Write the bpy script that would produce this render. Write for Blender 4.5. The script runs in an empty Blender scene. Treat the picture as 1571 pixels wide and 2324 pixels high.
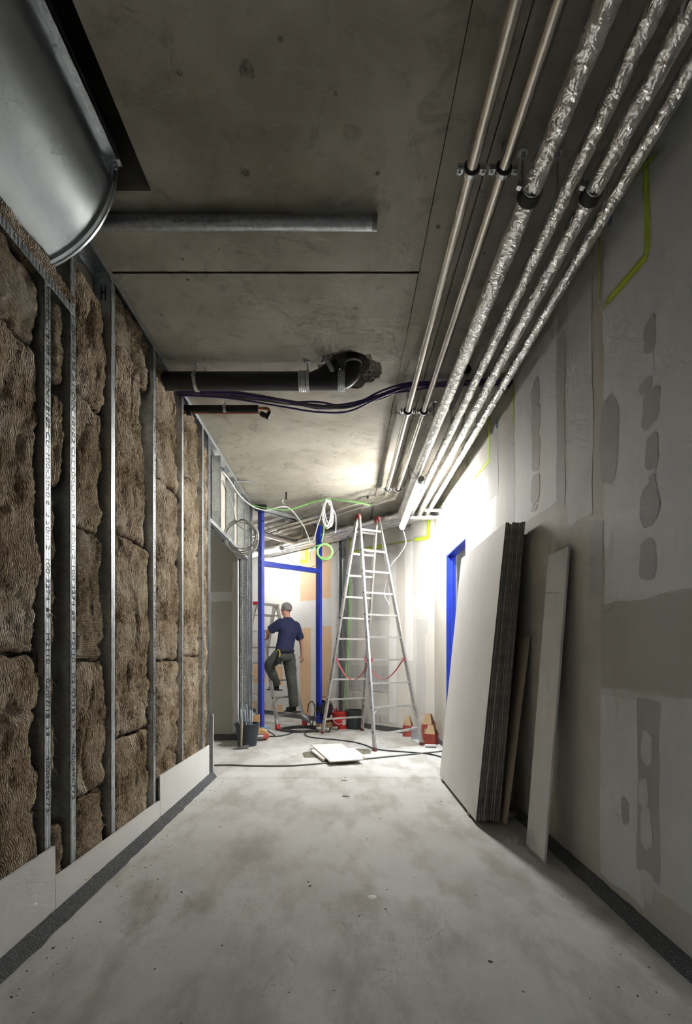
import bpy, bmesh, math, random
from mathutils import Vector, Matrix, noise

# ------------------------------------------------------------------ camera, world, exposure
FPX, VX, VY, EYE = 1113.0, 780.0, 1487.0, 1.24          # focal length in pixels, vanishing point, eye height
sc = bpy.context.scene
C = sc.collection
cam_d = bpy.data.cameras.new('camera'); cam = bpy.data.objects.new('camera', cam_d); C.objects.link(cam)
cam_d.sensor_fit = 'HORIZONTAL'; cam_d.sensor_width = 24.0
cam_d.lens = FPX * 24.0 / 1571.0
cam_d.shift_x = (785.5 - VX) / 1571.0
cam_d.shift_y = (VY - 1162.0) / 1571.0
cam_d.clip_start = 0.05
cam.location = (0, 0, EYE); cam.rotation_euler = (math.pi / 2, 0, 0)
sc.camera = cam
world = bpy.data.worlds.new('world'); sc.world = world; world.use_nodes = True
world.node_tree.nodes['Background'].inputs[0].default_value = (0.80, 0.89, 1.0, 1)
world.node_tree.nodes['Background'].inputs[1].default_value = 0.4
sc.view_settings.view_transform = 'Standard'
sc.view_settings.look = 'None'
sc.view_settings.gamma = 1.0
sc.view_settings.use_curve_mapping = False
sc.view_settings.exposure = 2.32
LAMP_NEAR, LAMP_FAR, LAMP_SIDE = 70.0, 15.0, 40.0   # luminaire emission
sc.cycles.use_denoising = True
sc.cycles.use_adaptive_sampling = True
sc.cycles.adaptive_threshold = 0.07
sc.cycles.adaptive_min_samples = 12
sc.cycles.use_light_tree = False
sc.cycles.caustics_reflective = False
sc.cycles.blur_glossy = 0.5
sc.cycles.max_bounces = 6
sc.cycles.diffuse_bounces = 5
sc.cycles.glossy_bounces = 3
sc.cycles.transmission_bounces = 0
sc.cycles.transparent_max_bounces = 4
sc.cycles.volume_bounces = 0
sc.cycles.sample_clamp_indirect = 8.0

pl_ = bpy.data.lights.new('sky_fill_portal', 'AREA'); pl_.shape = 'RECTANGLE'; pl_.size = 1.5; pl_.size_y = 2.6; pl_.cycles.is_portal = True
po_ = bpy.data.objects.new('sky_fill_portal', pl_); C.objects.link(po_); po_.location = (-1.52, -1.1, 1.3); po_.rotation_euler = (math.pi / 2, 0, -math.pi / 2)   # guides sky light through the unseen opening added behind the viewer for cool fill

XL, XR, ZC = -1.36, 1.36, 3.484        # wall faces, ceiling
SW = 8.70                              # angled back wall:  x + y = SW
SP = 8.65                              # cross partition:   y - x = SP
random.seed(7)
V = Vector

def at(x, y, d):
    return V(((x - VX) / FPX * d, d, EYE + (VY - y) / FPX * d))
def fl(x, y, z=0.0):
    return at(x, y, (EYE - z) * FPX / (y - VY))
def nz(x, y, z):
    return noise.noise(V((x, y, z)))

# ------------------------------------------------------------------ mesh builder
def frame_of(d):
    d = d.normalized()
    u = V((0, 0, 1)) if abs(d.z) < 0.9 else V((1, 0, 0))
    a = d.cross(u).normalized(); b = a.cross(d).normalized()
    return a, b
def spline(pts, k=8):
    pts = [V(p) for p in pts]
    if len(pts) < 3: return pts
    P = [2 * pts[0] - pts[1]] + pts + [2 * pts[-1] - pts[-2]]
    out = []
    for i in range(1, len(P) - 2):
        for s in range(k):
            t = s / k
            p0, p1, p2, p3 = P[i - 1], P[i], P[i + 1], P[i + 2]
            out.append(0.5 * ((2 * p1) + (p2 - p0) * t + (2 * p0 - 5 * p1 + 4 * p2 - p3) * t * t + (3 * p1 - p0 - 3 * p2 + p3) * t ** 3))
    out.append(pts[-1])
    return out
def rounded(pts, r, k=6):
    pts = [V(p) for p in pts]; out = [pts[0]]
    for i in range(1, len(pts) - 1):
        a, b, c = pts[i - 1], pts[i], pts[i + 1]
        p = b + (a - b).normalized() * r; q = b + (c - b).normalized() * r
        for s in range(k + 1):
            t = s / k
            out.append((1 - t) ** 2 * p + 2 * t * (1 - t) * b + t * t * q)
    out.append(pts[-1])
    return out
def resample(pts, step):
    out = [pts[0]]; acc = 0
    for a, b in zip(pts, pts[1:]):
        L = (b - a).length; n = max(1, int(round(L / step)))
        for i in range(1, n + 1): out.append(a.lerp(b, i / n))
    return out

class MB:
    def __init__(s): s.v = []; s.f = []
    def add(s, vs, fs):
        o = len(s.v); s.v += [V(p) for p in vs]; s.f += [[o + i for i in f] for f in fs]; return s
    def box(s, x0, x1, y0, y1, z0, z1):
        x0, x1 = min(x0, x1), max(x0, x1); y0, y1 = min(y0, y1), max(y0, y1); z0, z1 = min(z0, z1), max(z0, z1)
        return s.add([(x0,y0,z0),(x1,y0,z0),(x1,y1,z0),(x0,y1,z0),(x0,y0,z1),(x1,y0,z1),(x1,y1,z1),(x0,y1,z1)],
                     [(3,2,1,0),(4,5,6,7),(0,1,5,4),(1,2,6,5),(2,3,7,6),(3,0,4,7)])
    def beam(s, p, q, wd, w, d):          # square bar from p to q, w along wd, d across
        p, q = V(p), V(q); ax = (q - p).normalized(); wd = V(wd)
        wd = (wd - ax * wd.dot(ax)).normalized(); dd = ax.cross(wd).normalized()
        a, b = wd * w / 2, dd * d / 2
        vs = [p - a - b, p + a - b, p + a + b, p - a + b, q - a - b, q + a - b, q + a + b, q - a + b]
        fs = [(3,2,1,0),(4,5,6,7),(0,1,5,4),(1,2,6,5),(2,3,7,6),(3,0,4,7)]
        if dd.dot(wd.cross(ax)) > 0: fs = [tuple(reversed(f)) for f in fs]
        return s.add(vs, fs)
    def tube(s, pts, r, n=8, caps=True, rf=None):
        pts = [V(p) for p in pts]; vs = []; fs = []; m = len(pts); a = None
        for i, p in enumerate(pts):
            d = (pts[min(i + 1, m - 1)] - pts[max(i - 1, 0)])
            if a is None: a, b = frame_of(d)
            else:
                d = d.normalized(); a = (a - d * a.dot(d)).normalized(); b = a.cross(d).normalized()
            for k in range(n):
                t = 2 * math.pi * k / n
                rr = r if rf is None else rf(i, k, p, t)
                vs.append(p + (a * math.cos(t) + b * math.sin(t)) * rr)
        for i in range(m - 1):
            for k in range(n):
                k2 = (k + 1) % n
                fs.append((i * n + k, i * n + k2, (i + 1) * n + k2, (i + 1) * n + k))
        if caps: fs += [tuple(range(n))[::-1], tuple((m - 1) * n + k for k in range(n))]
        return s.add(vs, fs)
    def cyl(s, p, q, r, n=16, r2=None):
        p, q = V(p), V(q); a, b = frame_of(q - p); r2 = r if r2 is None else r2; vs = []
        for c, rr in ((p, r), (q, r2)):
            for k in range(n):
                t = 2 * math.pi * k / n; vs.append(c + (a * math.cos(t) + b * math.sin(t)) * rr)
        return s.add(vs, [(k, (k + 1) % n, n + (k + 1) % n, n + k) for k in range(n)] + [tuple(range(n))[::-1], tuple(range(n, 2 * n))])
    def lathe(s, c, prof, n=24, axis=None, caps=False):       # prof: (radius, height) along axis from c
        c = V(c); ax = V(axis) if axis else V((0, 0, 1)); a, b = frame_of(ax); ax = ax.normalized(); vs = []; fs = []
        for r, h in prof:
            for k in range(n):
                t = 2 * math.pi * k / n; vs.append(c + ax * h + (a * math.cos(t) + b * math.sin(t)) * r)
        for i in range(len(prof) - 1):
            for k in range(n):
                k2 = (k + 1) % n; fs.append((i * n + k, i * n + k2, (i + 1) * n + k2, (i + 1) * n + k))
        if caps: fs += [tuple(range(n))[::-1], tuple((len(prof) - 1) * n + k for k in range(n))]
        return s.add(vs, fs)
    def torus(s, c, axis, R, r, n=24, m=8, a0=0, a1=2 * math.pi, up=None):
        ax = V(axis).normalized(); a, b = frame_of(ax)
        if up is not None: a = V(up).normalized(); b = ax.cross(a)
        full = abs(a1 - a0) > 6.28
        pts = [V(c) + (a * math.cos(a0 + (a1 - a0) * i / n) + b * math.sin(a0 + (a1 - a0) * i / n)) * R for i in range(n + 1)]
        return s.tube(pts, r, m, caps=not full)
    def slab(s, quad, th):                 # quad of top corners (ccw from above), thickness downwards along normal
        q = [V(p) for p in quad]; nn = (q[1] - q[0]).cross(q[3] - q[0]).normalized() * th
        lo = [p - nn for p in q]
        return s.add(q + lo, [(0,1,2,3),(7,6,5,4),(0,4,5,1),(1,5,6,2),(2,6,7,3),(3,7,4,0)])
    def build(s, name, mat, parent=None, smooth=False, origin=None, weld=False):
        if parent is not None: org = ORG[parent.name]
        elif origin is not None: org = V(origin)
        else:
            xs = [p.x for p in s.v]; ys = [p.y for p in s.v]; zs = [p.z for p in s.v]
            org = V(((min(xs) + max(xs)) / 2, (min(ys) + max(ys)) / 2, min(zs)))
        me = bpy.data.meshes.new(name)
        me.from_pydata([tuple(p - org) for p in s.v], [], s.f); me.update()
        if weld or smooth:
            bm = bmesh.new(); bm.from_mesh(me); bmesh.ops.recalc_face_normals(bm, faces=bm.faces); bm.to_mesh(me); bm.free()
        else:
            bm = bmesh.new(); bm.from_mesh(me); bmesh.ops.recalc_face_normals(bm, faces=bm.faces); bm.to_mesh(me); bm.free()
        if smooth:
            for p in me.polygons: p.use_smooth = True
            if smooth == 'auto':
                try: me.set_sharp_from_angle(angle=math.radians(35))
                except Exception: pass
        me.materials.append(mat)
        o = bpy.data.objects.new(name, me); C.objects.link(o)
        if parent is not None: o.parent = parent
        else: o.location = org
        ORG[o.name] = org
        return o
ORG = {}
def tag(o, label=None, cat=None, group=None, kind=None):
    if label: o['label'] = label
    if cat: o['category'] = cat
    if group: o['group'] = group
    if kind: o['kind'] = kind
    return o
def thing(name, label, cat, loc, group=None):
    o = bpy.data.objects.new(name, None); C.objects.link(o); o.location = loc; o.empty_display_size = 0.1
    ORG[o.name] = V(loc)
    return tag(o, label, cat, group)

# ------------------------------------------------------------------ materials
class NT:
    def __init__(s, name):
        s.m = bpy.data.materials.new(name); s.m.use_nodes = True; s.t = s.m.node_tree
        s.b = s.t.nodes['Principled BSDF']; s.tc = s.n('ShaderNodeTexCoord'); s.obj = s.tc.outputs['Object']
    def n(s, kind, **kw):
        o = s.t.nodes.new(kind)
        for k, v in kw.items(): setattr(o, k, v)
        return o
    def put(s, sock, v):
        if isinstance(v, bpy.types.NodeSocket): s.t.links.new(v, sock)
        else: sock.default_value = v
    def noise(s, scale=5, detail=4, rough=0.55, vec=None, dist=0.0):
        o = s.n('ShaderNodeTexNoise'); s.put(o.inputs['Vector'], vec if vec is not None else s.obj)
        o.inputs['Scale'].default_value = scale; o.inputs['Detail'].default_value = detail
        o.inputs['Roughness'].default_value = rough; o.inputs['Distortion'].default_value = dist
        return o.outputs[0]
    def noisec(s, scale=5, detail=3, vec=None):
        o = s.n('ShaderNodeTexNoise'); s.put(o.inputs['Vector'], vec if vec is not None else s.obj)
        o.inputs['Scale'].default_value = scale; o.inputs['Detail'].default_value = detail
        return o.outputs[1]
    def vor(s, scale=20, vec=None, feature='F1', out=0):
        o = s.n('ShaderNodeTexVoronoi', feature=feature); s.put(o.inputs['Vector'], vec if vec is not None else s.obj); o.inputs['Scale'].default_value = scale
        return o.outputs[out]
    def wave(s, scale, dist, vec=None, d='Z', detail=2, dscale=1.5):
        o = s.n('ShaderNodeTexWave', bands_direction=d); s.put(o.inputs['Vector'], vec if vec is not None else s.obj)
        o.inputs['Scale'].default_value = scale; o.inputs['Distortion'].default_value = dist; o.inputs['Detail'].default_value = detail; o.inputs['Detail Scale'].default_value = dscale
        return o.outputs[1]
    def scale(s, sx, sy, sz, vec=None, rot=(0, 0, 0)):
        o = s.n('ShaderNodeMapping'); s.put(o.inputs[0], vec if vec is not None else s.obj); o.inputs['Scale'].default_value = (sx, sy, sz); o.inputs['Rotation'].default_value = rot
        return o.outputs[0]
    def ramp(s, fac, stops, mode='LINEAR'):
        o = s.n('ShaderNodeValToRGB'); s.put(o.inputs[0], fac); o.color_ramp.interpolation = mode; e = o.color_ramp.elements
        while len(e) < len(stops): e.new(0.5)
        for i, (p, c) in enumerate(stops):
            e[i].position = p; e[i].color = c if len(c) == 4 else (*c, 1)
        return o.outputs[0]
    def rf(s, fac, lo, hi):               # 0..1 smooth map of fac between lo and hi
        o = s.n('ShaderNodeMapRange', interpolation_type='SMOOTHSTEP'); s.put(o.inputs[0], fac)
        o.inputs[1].default_value = lo; o.inputs[2].default_value = hi
        return o.outputs[0]
    def math(s, op, a, b=0.0):
        o = s.n('ShaderNodeMath', operation=op); s.put(o.inputs[0], a); s.put(o.inputs[1], b); return o.outputs[0]
    def vm(s, op, a, b=(0, 0, 0), out=0):
        o = s.n('ShaderNodeVectorMath', operation=op); s.put(o.inputs[0], a)
        if op not in ('LENGTH', 'ABSOLUTE'): s.put(o.inputs[1], b)
        return o.outputs[out]
    def mix(s, fac, a, b, blend='MIX'):
        o = s.n('ShaderNodeMix', data_type='RGBA', blend_type=blend); s.put(o.inputs[0], fac)
        s.put(o.inputs[6], a if not isinstance(a, tuple) or len(a) == 4 else (*a, 1)); s.put(o.inputs[7], b if not isinstance(b, tuple) or len(b) == 4 else (*b, 1))
        return o.outputs[2]
    def bump(s, h, strength=0.3, dist=0.01, nrm=None):
        o = s.n('ShaderNodeBump'); s.put(o.inputs['Height'], h); o.inputs['Strength'].default_value = strength; o.inputs['Distance'].default_value = dist
        if nrm is not None: s.put(o.inputs['Normal'], nrm)
        return o.outputs[0]
    def done(s, color=None, rough=None, metal=None, normal=None, spec=None):
        if color is not None: s.put(s.b.inputs['Base Color'], color if not isinstance(color, tuple) or len(color) == 4 else (*color, 1))
        if rough is not None: s.put(s.b.inputs['Roughness'], rough)
        if metal is not None: s.put(s.b.inputs['Metallic'], metal)
        if normal is not None: s.put(s.b.inputs['Normal'], normal)
        if spec is not None: s.b.inputs['Specular IOR Level'].default_value = spec
        return s.m

def simple(name, col, rough=0.6, metal=0.0, var=0.15, scale=12, bump=0.1, bscale=60):
    t = NT(name); f = t.noise(scale, 4)
    lo = tuple(c * (1 - var) for c in col); hi = tuple(min(1, c * (1 + var)) for c in col)
    col_s = t.ramp(f, [(0.3, lo), (0.7, hi)])
    nb = t.bump(t.noise(bscale, 3), bump, 0.004) if bump else None
    return t.done(col_s, rough, metal, nb)

M = {}
# concrete ceiling
t = NT('concrete_ceiling')
c = t.ramp(t.noise(1.3, 4, 0.6), [(0.3, (0.29, 0.265, 0.205)), (0.5, (0.43, 0.405, 0.335)), (0.72, (0.55, 0.53, 0.465))])
c = t.mix(t.math('MULTIPLY', t.rf(t.noise(4, 4, 0.7, dist=1.2), 0.52, 0.66), 0.45), c, (0.21, 0.19, 0.145))
c = t.mix(t.math('MULTIPLY', t.rf(t.noise(3.1, 5, 0.75, vec=t.scale(1, 3.2, 1), dist=2.0), 0.58, 0.63), 0.22), c, (0.50, 0.49, 0.45))
c = t.mix(t.rf(t.vor(2.6), 0.035, 0.02), c, (0.10, 0.095, 0.085))
c = t.mix(t.math('MULTIPLY', t.rf(t.noise(90, 2), 0.62, 0.72), 0.25), c, (0.12, 0.115, 0.10))
M['ceil'] = t.done(c, 0.62, 0, t.bump(t.noise(40, 3, 0.7), 0.25, 0.004))
# screed floor
t = NT('screed_floor')
c = t.ramp(t.noise(1.1, 5, 0.6), [(0.3, (0.46, 0.455, 0.43)), (0.5, (0.57, 0.57, 0.55)), (0.7, (0.66, 0.665, 0.655))])
c = t.mix(t.math('MULTIPLY', t.rf(t.noise(2.3, 5, 0.6, vec=t.scale(1.6, 0.7, 1, rot=(0, 0, 0.5))), 0.44, 0.66), 0.62), c, (0.31, 0.285, 0.235))
c = t.mix(t.math('MULTIPLY', t.rf(t.noise(150, 3, 0.7), 0.5, 0.75), 0.42), c, (0.22, 0.22, 0.20))
c = t.mix(t.math('MULTIPLY', t.rf(t.noise(9, 4, 0.7), 0.56, 0.70), 0.3), c, (0.64, 0.64, 0.63))
c = t.mix(t.rf(t.vor(3.4), 0.022, 0.014), c, (0.12, 0.11, 0.10))
M['floor'] = t.done(c, 0.7, 0, t.bump(t.noise(120, 4, 0.7), 0.3, 0.003))

def galv(name, col, rough, sp=0.12, stretch=(1, 1, 1), br=0.05):
    t = NT(name); v = t.vor(55, out=1)
    f = t.n('ShaderNodeRGBToBW'); t.put(f.inputs[0], v)
    fac = t.math('ADD', t.math('MULTIPLY', f.outputs[0], 0.5), t.math('MULTIPLY', t.noise(7, 5), 0.6))
    lo = tuple(x * (1 - sp * 2) for x in col); hi = tuple(min(1, x * (1 + sp)) for x in col)
    c = t.ramp(fac, [(0.3, lo), (0.75, hi)])
    c = t.mix(t.math('MULTIPLY', t.rf(t.noise(3, 6, 0.7), 0.55, 0.75), 0.35), c, tuple(x * 0.6 for x in col))
    r = t.math('ADD', t.math('MULTIPLY', t.noise(12, 4, vec=t.scale(*stretch)), 0.25), rough - 0.12)
    return t.done(c, r, 0.92, t.bump(t.noise(30, 4, vec=t.scale(*stretch)), br, 0.003))
M['stud'] = galv('galvanised_stud', (0.64, 0.68, 0.71), 0.38)
t = NT('galvanised_duct')
c = t.ramp(t.noise(5, 4, 0.6, vec=t.scale(1, 0.35, 1)), [(0.3, (0.46, 0.51, 0.54)), (0.7, (0.58, 0.63, 0.66))])
c = t.mix(t.math('MULTIPLY', t.rf(t.noise(60, 2, 0.6, vec=t.scale(0.1, 1, 0.1)), 0.62, 0.72), 0.25), c, (0.36, 0.40, 0.42))
M['duct'] = t.done(c, t.math('ADD', t.math('MULTIPLY', t.noise(4, 3, vec=t.scale(1, 0.4, 1)), 0.2), 0.22), 0.93, t.bump(t.noise(3, 2, vec=t.scale(1, 0.3, 1)), 0.12, 0.02))
M['zinc'] = galv('zinc_fixing', (0.62, 0.64, 0.66), 0.35)
M['conduit'] = galv('galvanised_conduit', (0.50, 0.54, 0.57), 0.40)
M['alu'] = galv('worn_aluminium', (0.66, 0.66, 0.64), 0.42, 0.1)
t = NT('bare_steel_pipe')
c = t.ramp(t.noise(2.5, 3), [(0.3, (0.56, 0.52, 0.46)), (0.7, (0.72, 0.69, 0.63))])
M['pipe'] = t.done(c, 0.26, 0.95)
t = NT('crinkled_foil')
h = t.math('ADD', t.noise(17, 2, 0.55, dist=1.0), t.math('MULTIPLY', t.noise(60, 2), 0.25))
M['foil'] = t.done(t.ramp(t.noise(6, 4), [(0.3, (0.70, 0.69, 0.67)), (0.7, (0.90, 0.90, 0.89))]), 0.30, 1.0, t.bump(h, 0.8, 0.02))
M['foam'] = simple('black_foam_sleeve', (0.022, 0.021, 0.022), 0.75, bump=0.3)
M['soil'] = simple('black_soil_pipe', (0.017, 0.017, 0.020), 0.42, var=0.2)
M['rubber'] = simple('black_rubber', (0.02, 0.02, 0.02), 0.6)
M['copper'] = simple('copper_pipe', (0.50, 0.20, 0.11), 0.38, 0.85, 0.25)
M['purple'] = simple('purple_cable', (0.055, 0.025, 0.16), 0.5)
M['greycable'] = simple('grey_cable', (0.11, 0.105, 0.10), 0.5)
M['blackcable'] = simple('black_cable', (0.03, 0.032, 0.033), 0.5)
M['khaki'] = simple('dusty_cable', (0.17, 0.17, 0.14), 0.6)
M['white'] = simple('white_cable', (0.75, 0.75, 0.72), 0.5)
M['lgrey'] = simple('light_grey_cable', (0.46, 0.46, 0.44), 0.5)
M['green'] = simple('green_cable', (0.24, 0.58, 0.16), 0.5)
M['blue'] = simple('blue_painted_steel', (0.025, 0.055, 0.50), 0.38, var=0.12, bump=0.05)
M['red'] = simple('red_plastic', (0.62, 0.035, 0.035), 0.45)
M['redcap'] = simple('worn_red_cap', (0.36, 0.04, 0.05), 0.5)
M['strap'] = simple('red_strap', (0.45, 0.07, 0.09), 0.7)
M['bucket'] = simple('dark_bucket_plastic', (0.030, 0.036, 0.045), 0.5)
M['footworn'] = simple('dirty_red_foot', (0.20, 0.07, 0.06), 0.7, var=0.4)
M['rod'] = simple('pale_zinc_rod', (0.60, 0.69, 0.78), 0.35, 0.5)
M['tape'] = simple('grey_tape', (0.36, 0.37, 0.38), 0.4, 0.2)
M['wood'] = simple('pale_orange_wood', (0.72, 0.44, 0.22), 0.6, var=0.12)
M['handle'] = simple('worn_wooden_handle', (0.30, 0.25, 0.19), 0.7, var=0.25)
M['iron'] = simple('dull_iron', (0.24, 0.24, 0.24), 0.5, 0.7)
M['sponge'] = simple('blue_sponge_and_hole_light', (0.24, 0.38, 0.55), 0.9, bump=0.6, bscale=150)
M['card'] = simple('brown_cardboard', (0.42, 0.29, 0.17), 0.8)
M['cardred'] = simple('red_printed_cardboard', (0.38, 0.07, 0.055), 0.7)
M['paper'] = simple('white_paper_label', (0.75, 0.75, 0.74), 0.6, bump=0)
M['boxgrey'] = simple('grey_plastic_box', (0.38, 0.41, 0.45), 0.5)
M['ink'] = simple('black_ink', (0.03, 0.03, 0.035), 0.5, bump=0)
M['asphalt'] = simple('grey_paving', (0.22, 0.215, 0.21), 0.9, var=0.2, scale=30)
M['dark'] = simple('dark_void', (0.012, 0.012, 0.012), 0.9)
M['sawdust'] = simple('crumbs_and_floor_hole', (0.16, 0.15, 0.11), 0.95, var=0.4, scale=60, bump=0.8, bscale=120)
M['chip'] = simple('broken_concrete', (0.22, 0.20, 0.175), 0.95, var=0.45, scale=45, bump=1.0, bscale=70)
t = NT('foam_edge_strip')
M['edge'] = t.done(t.mix(t.rf(t.noise(220, 2), 0.56, 0.66), (0.085, 0.088, 0.092), (0.32, 0.33, 0.34)), 0.95, 0, t.bump(t.noise(160, 3), 0.8, 0.006))
def board(name, col, var=0.05):
    t = NT(name)
    c = t.ramp(t.noise(2.2, 5), [(0.3, tuple(x * (1 - var) for x in col)), (0.7, tuple(x * (1 + var) for x in col))])
    c = t.mix(t.rf(t.vor(5), 0.03, 0.02), c, tuple(x * 0.35 for x in col))
    return t.done(c, 0.75, 0, t.bump(t.noise(160, 3), 0.1, 0.002))
M['board'] = board('plasterboard_paper', (0.78, 0.775, 0.755))
M['board_edge'] = simple('plasterboard_cut_edge', (0.21, 0.19, 0.165), 0.9, var=0.45, scale=25, bump=0.6)
M['board_brown'] = board('beige_board', (0.52, 0.44, 0.33))
M['board_back'] = board('backing_board', (0.50, 0.48, 0.42))
M['tileboard'] = board('cream_offcut', (0.78, 0.72, 0.64), 0.03)
M['shirt'] = simple('navy_cotton', (0.022, 0.028, 0.085), 0.9, var=0.2, bump=0.3)
M['trousers'] = simple('grey_green_work_cloth', (0.075, 0.080, 0.070), 0.9, var=0.35, scale=9, bump=0.3)
M['skin'] = simple('skin', (0.52, 0.28, 0.20), 0.6, var=0.08, bump=0.05)
M['hair'] = simple('short_grey_hair', (0.26, 0.25, 0.24), 0.8, var=0.3, scale=60, bump=0.5)
M['shoe'] = simple('black_leather', (0.018, 0.017, 0.017), 0.55)
M['yellow'] = simple('yellow_plastic', (0.75, 0.60, 0.03), 0.5)
def wool(name, d):
    t = NT(name)
    vec = t.vm('ADD', t.obj, t.vm('MULTIPLY', t.vm('SUBTRACT', t.noisec(3.0, 1), (0.5, 0.5, 0.5)), (0.14, 0.14, 0.14)))
    fib = t.noise(42, 4, 0.78, vec=t.scale(2.0, 2.0, 0.75, vec))
    big = t.noise(3.6, 3, 0.6)
    f = t.math('ADD', t.math('MULTIPLY', fib, 0.62), t.math('MULTIPLY', big, 0.52))
    c = t.ramp(f, [(0.40, (0.09, 0.058, 0.033)), (0.485, (0.34, 0.248, 0.152)), (0.575, (0.62, 0.49, 0.34)), (0.69, (0.92, 0.82, 0.67))])
    rib = t.wave(34, 3.0, d=d, detail=1)
    h = t.math('ADD', t.math('MULTIPLY', rib, 0.45), t.math('ADD', fib, t.math('MULTIPLY', t.noise(90, 2, 0.7), 0.5)))
    return t.done(c, 1.0, 0, t.bump(h, 1.0, 0.022), spec=0.1)
M['wool'] = wool('mineral_wool', 'Y'); M['wool2'] = wool('mineral_wool_cross_ribbed', 'Z')
M['fibre'] = simple('wool_fibre', (0.30, 0.22, 0.14), 1.0, bump=0)
def emit(name, col, s):
    m = bpy.data.materials.new(name); m.use_nodes = True; b = m.node_tree.nodes['Principled BSDF']
    b.inputs['Base Color'].default_value = (0.8, 0.8, 0.8, 1); b.inputs['Emission Color'].default_value = (*col, 1); b.inputs['Emission Strength'].default_value = s
    return m
M['lamp1'] = emit('lit_diffuser_near', (1.0, 0.985, 0.95), LAMP_NEAR)
M['lamp2'] = emit('lit_diffuser_far', (1.0, 0.985, 0.95), LAMP_FAR)
M['lamp5'] = emit('fill_diffuser_side_room', (1.0, 0.97, 0.92), 7.0)
M['lamp4'] = emit('fill_diffuser_room', (0.80, 0.90, 1.0), LAMP_SIDE)

# plaster walls
def plaster(name, base):
    t = NT(name)
    c = t.ramp(t.noise(1.7, 3), [(0.3, tuple(x * 0.91 for x in base)), (0.7, tuple(x * 1.06 for x in base))])
    c = t.mix(t.math('MULTIPLY', t.rf(t.noise(2.2, 3, vec=t.scale(2.5, 2.5, 0.5)), 0.48, 0.66), 0.40), c, tuple(x * y for x, y in zip(base, (0.96, 0.89, 0.77))))
    c = t.mix(t.math('MULTIPLY', t.rf(t.noise(70, 1), 0.70, 0.76), 0.5), c, tuple(x * 0.45 for x in base))
    return t.done(c, 0.75, 0, t.bump(t.noise(60, 2), 0.08, 0.003))
M['wall_right'] = plaster('filled_plasterboard_wall', (0.57, 0.55, 0.495))
M['wall_back'] = plaster('filled_angled_wall', (0.62, 0.60, 0.555))
M['plain'] = plaster('plain_filled_wall', (0.56, 0.555, 0.53))
M['recess'] = plaster('taped_recess_wall', (0.47, 0.455, 0.40))
M['p_light'] = plaster('bare_board_paper', (0.74, 0.75, 0.75))
M['p_grey'] = plaster('grey_filler', (0.46, 0.46, 0.445))
M['p_band'] = plaster('beige_filler', (0.50, 0.485, 0.435))
M['p_mid'] = plaster('thin_grey_filler', (0.52, 0.515, 0.49))
M['p_pale'] = plaster('pale_filler', (0.66, 0.66, 0.64))
M['p_orange'] = plaster('bare_orange_board', (0.80, 0.55, 0.35))
M['p_white'] = plaster('white_filler_and_glare', (0.76, 0.75, 0.73))
t = NT('lime_spray_paint'); a_ = t.n('ShaderNodeAttribute', attribute_name='fade'); tr_ = t.n('ShaderNodeBsdfTransparent'); mx_ = t.n('ShaderNodeMixShader')
t.done((0.60, 0.80, 0.02), 0.6)
t.put(mx_.inputs[0], t.math('MULTIPLY', a_.outputs['Fac'], t.rf(t.noise(60, 2), 0.0, 0.3))); t.put(mx_.inputs[1], tr_.outputs[0]); t.put(mx_.inputs[2], t.b.outputs[0])
t.put(t.t.nodes['Material Output'].inputs[0], mx_.outputs[0]); M['spray'] = t.m
def RW(x, y): d = XR * FPX / (x - VX); return d, EYE + (VY - y) / FPX * d
def rp(x0, x1, y0, y1):
    d = XR * FPX / ((x0 + x1) / 2 - VX); return RW(x1, 0)[0], RW(x0, 0)[0], EYE + (VY - y1) / FPX * d, EYE + (VY - y0) / FPX * d
def DW(x, y):
    k = (x - VX) / FPX; d = SW / (1 + k); return (XR - k * d) / math.sqrt(0.5), EYE + (VY - y) / FPX * d
def dp(x0, x1, y0, y1):
    z0 = DW((x0 + x1) / 2, y1)[1]; z1 = DW((x0 + x1) / 2, y0)[1]; return DW(x1, 0)[0], DW(x0, 0)[0], z0, z1
PATCH_N = [0]
def patch(par, P, kind, u0, u1, z0, z1, mat, rag=1.0, name='filler_and_glare_patch'):
    """thin irregular skim of filler, bare paper or painted glare on a wall; P(u, z, off) gives the wall point"""
    PATCH_N[0] += 1; sd = PATCH_N[0] * 3.7; off = 0.0006 + 0.00006 * PATCH_N[0]
    z0 = max(z0, 0.09); z1 = min(z1, ZC - 0.01); pts = []
    if kind == 'e':
        n = 44
        for k in range(n):
            a = 2 * math.pi * k / n; ca, sa = math.cos(a), math.sin(a)
            q = abs(ca) ** 3 + abs(sa) ** 3; r = q ** (-1 / 3) * (1 + 0.22 * nz(ca * 1.3, sa * 1.3, sd) + 0.07 * nz(ca * 6, sa * 6, sd))
            pts.append(((u0 + u1) / 2 + (u1 - u0) / 2 * ca * r, (z0 + z1) / 2 + (z1 - z0) / 2 * sa * r))
    else:
        st = 0.016; cs = [(u0, z0), (u1, z0), (u1, z1), (u0, z1)]
        for k in range(4):
            a, b = V(cs[k]).to_3d(), V(cs[(k + 1) % 4]).to_3d(); L = (b - a).length; n = max(3, int(L / st)); d = (b - a) / L; nn = V((d.y, -d.x, 0))
            for i in range(n):
                p = a + d * (L * i / n); w = min(1, 6 * min(i / n, 1 - i / n)) * min(1, L / 0.3)
                e = (0.020 * nz(p.x * 2.5, p.y * 2.5, sd) + 0.010 * nz(p.x * 9, p.y * 9, sd) + 0.007 * max(0, nz(p.x * 45, p.y * 45, sd))) * rag * w
                p = p + nn * e; pts.append((p.x, p.y))
    m = MB(); m.add([P(u, min(max(z, 0.06), ZC - 0.002), off) for u, z in pts], [tuple(range(len(pts)))])
    return m.build(name, M[mat], par)
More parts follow.
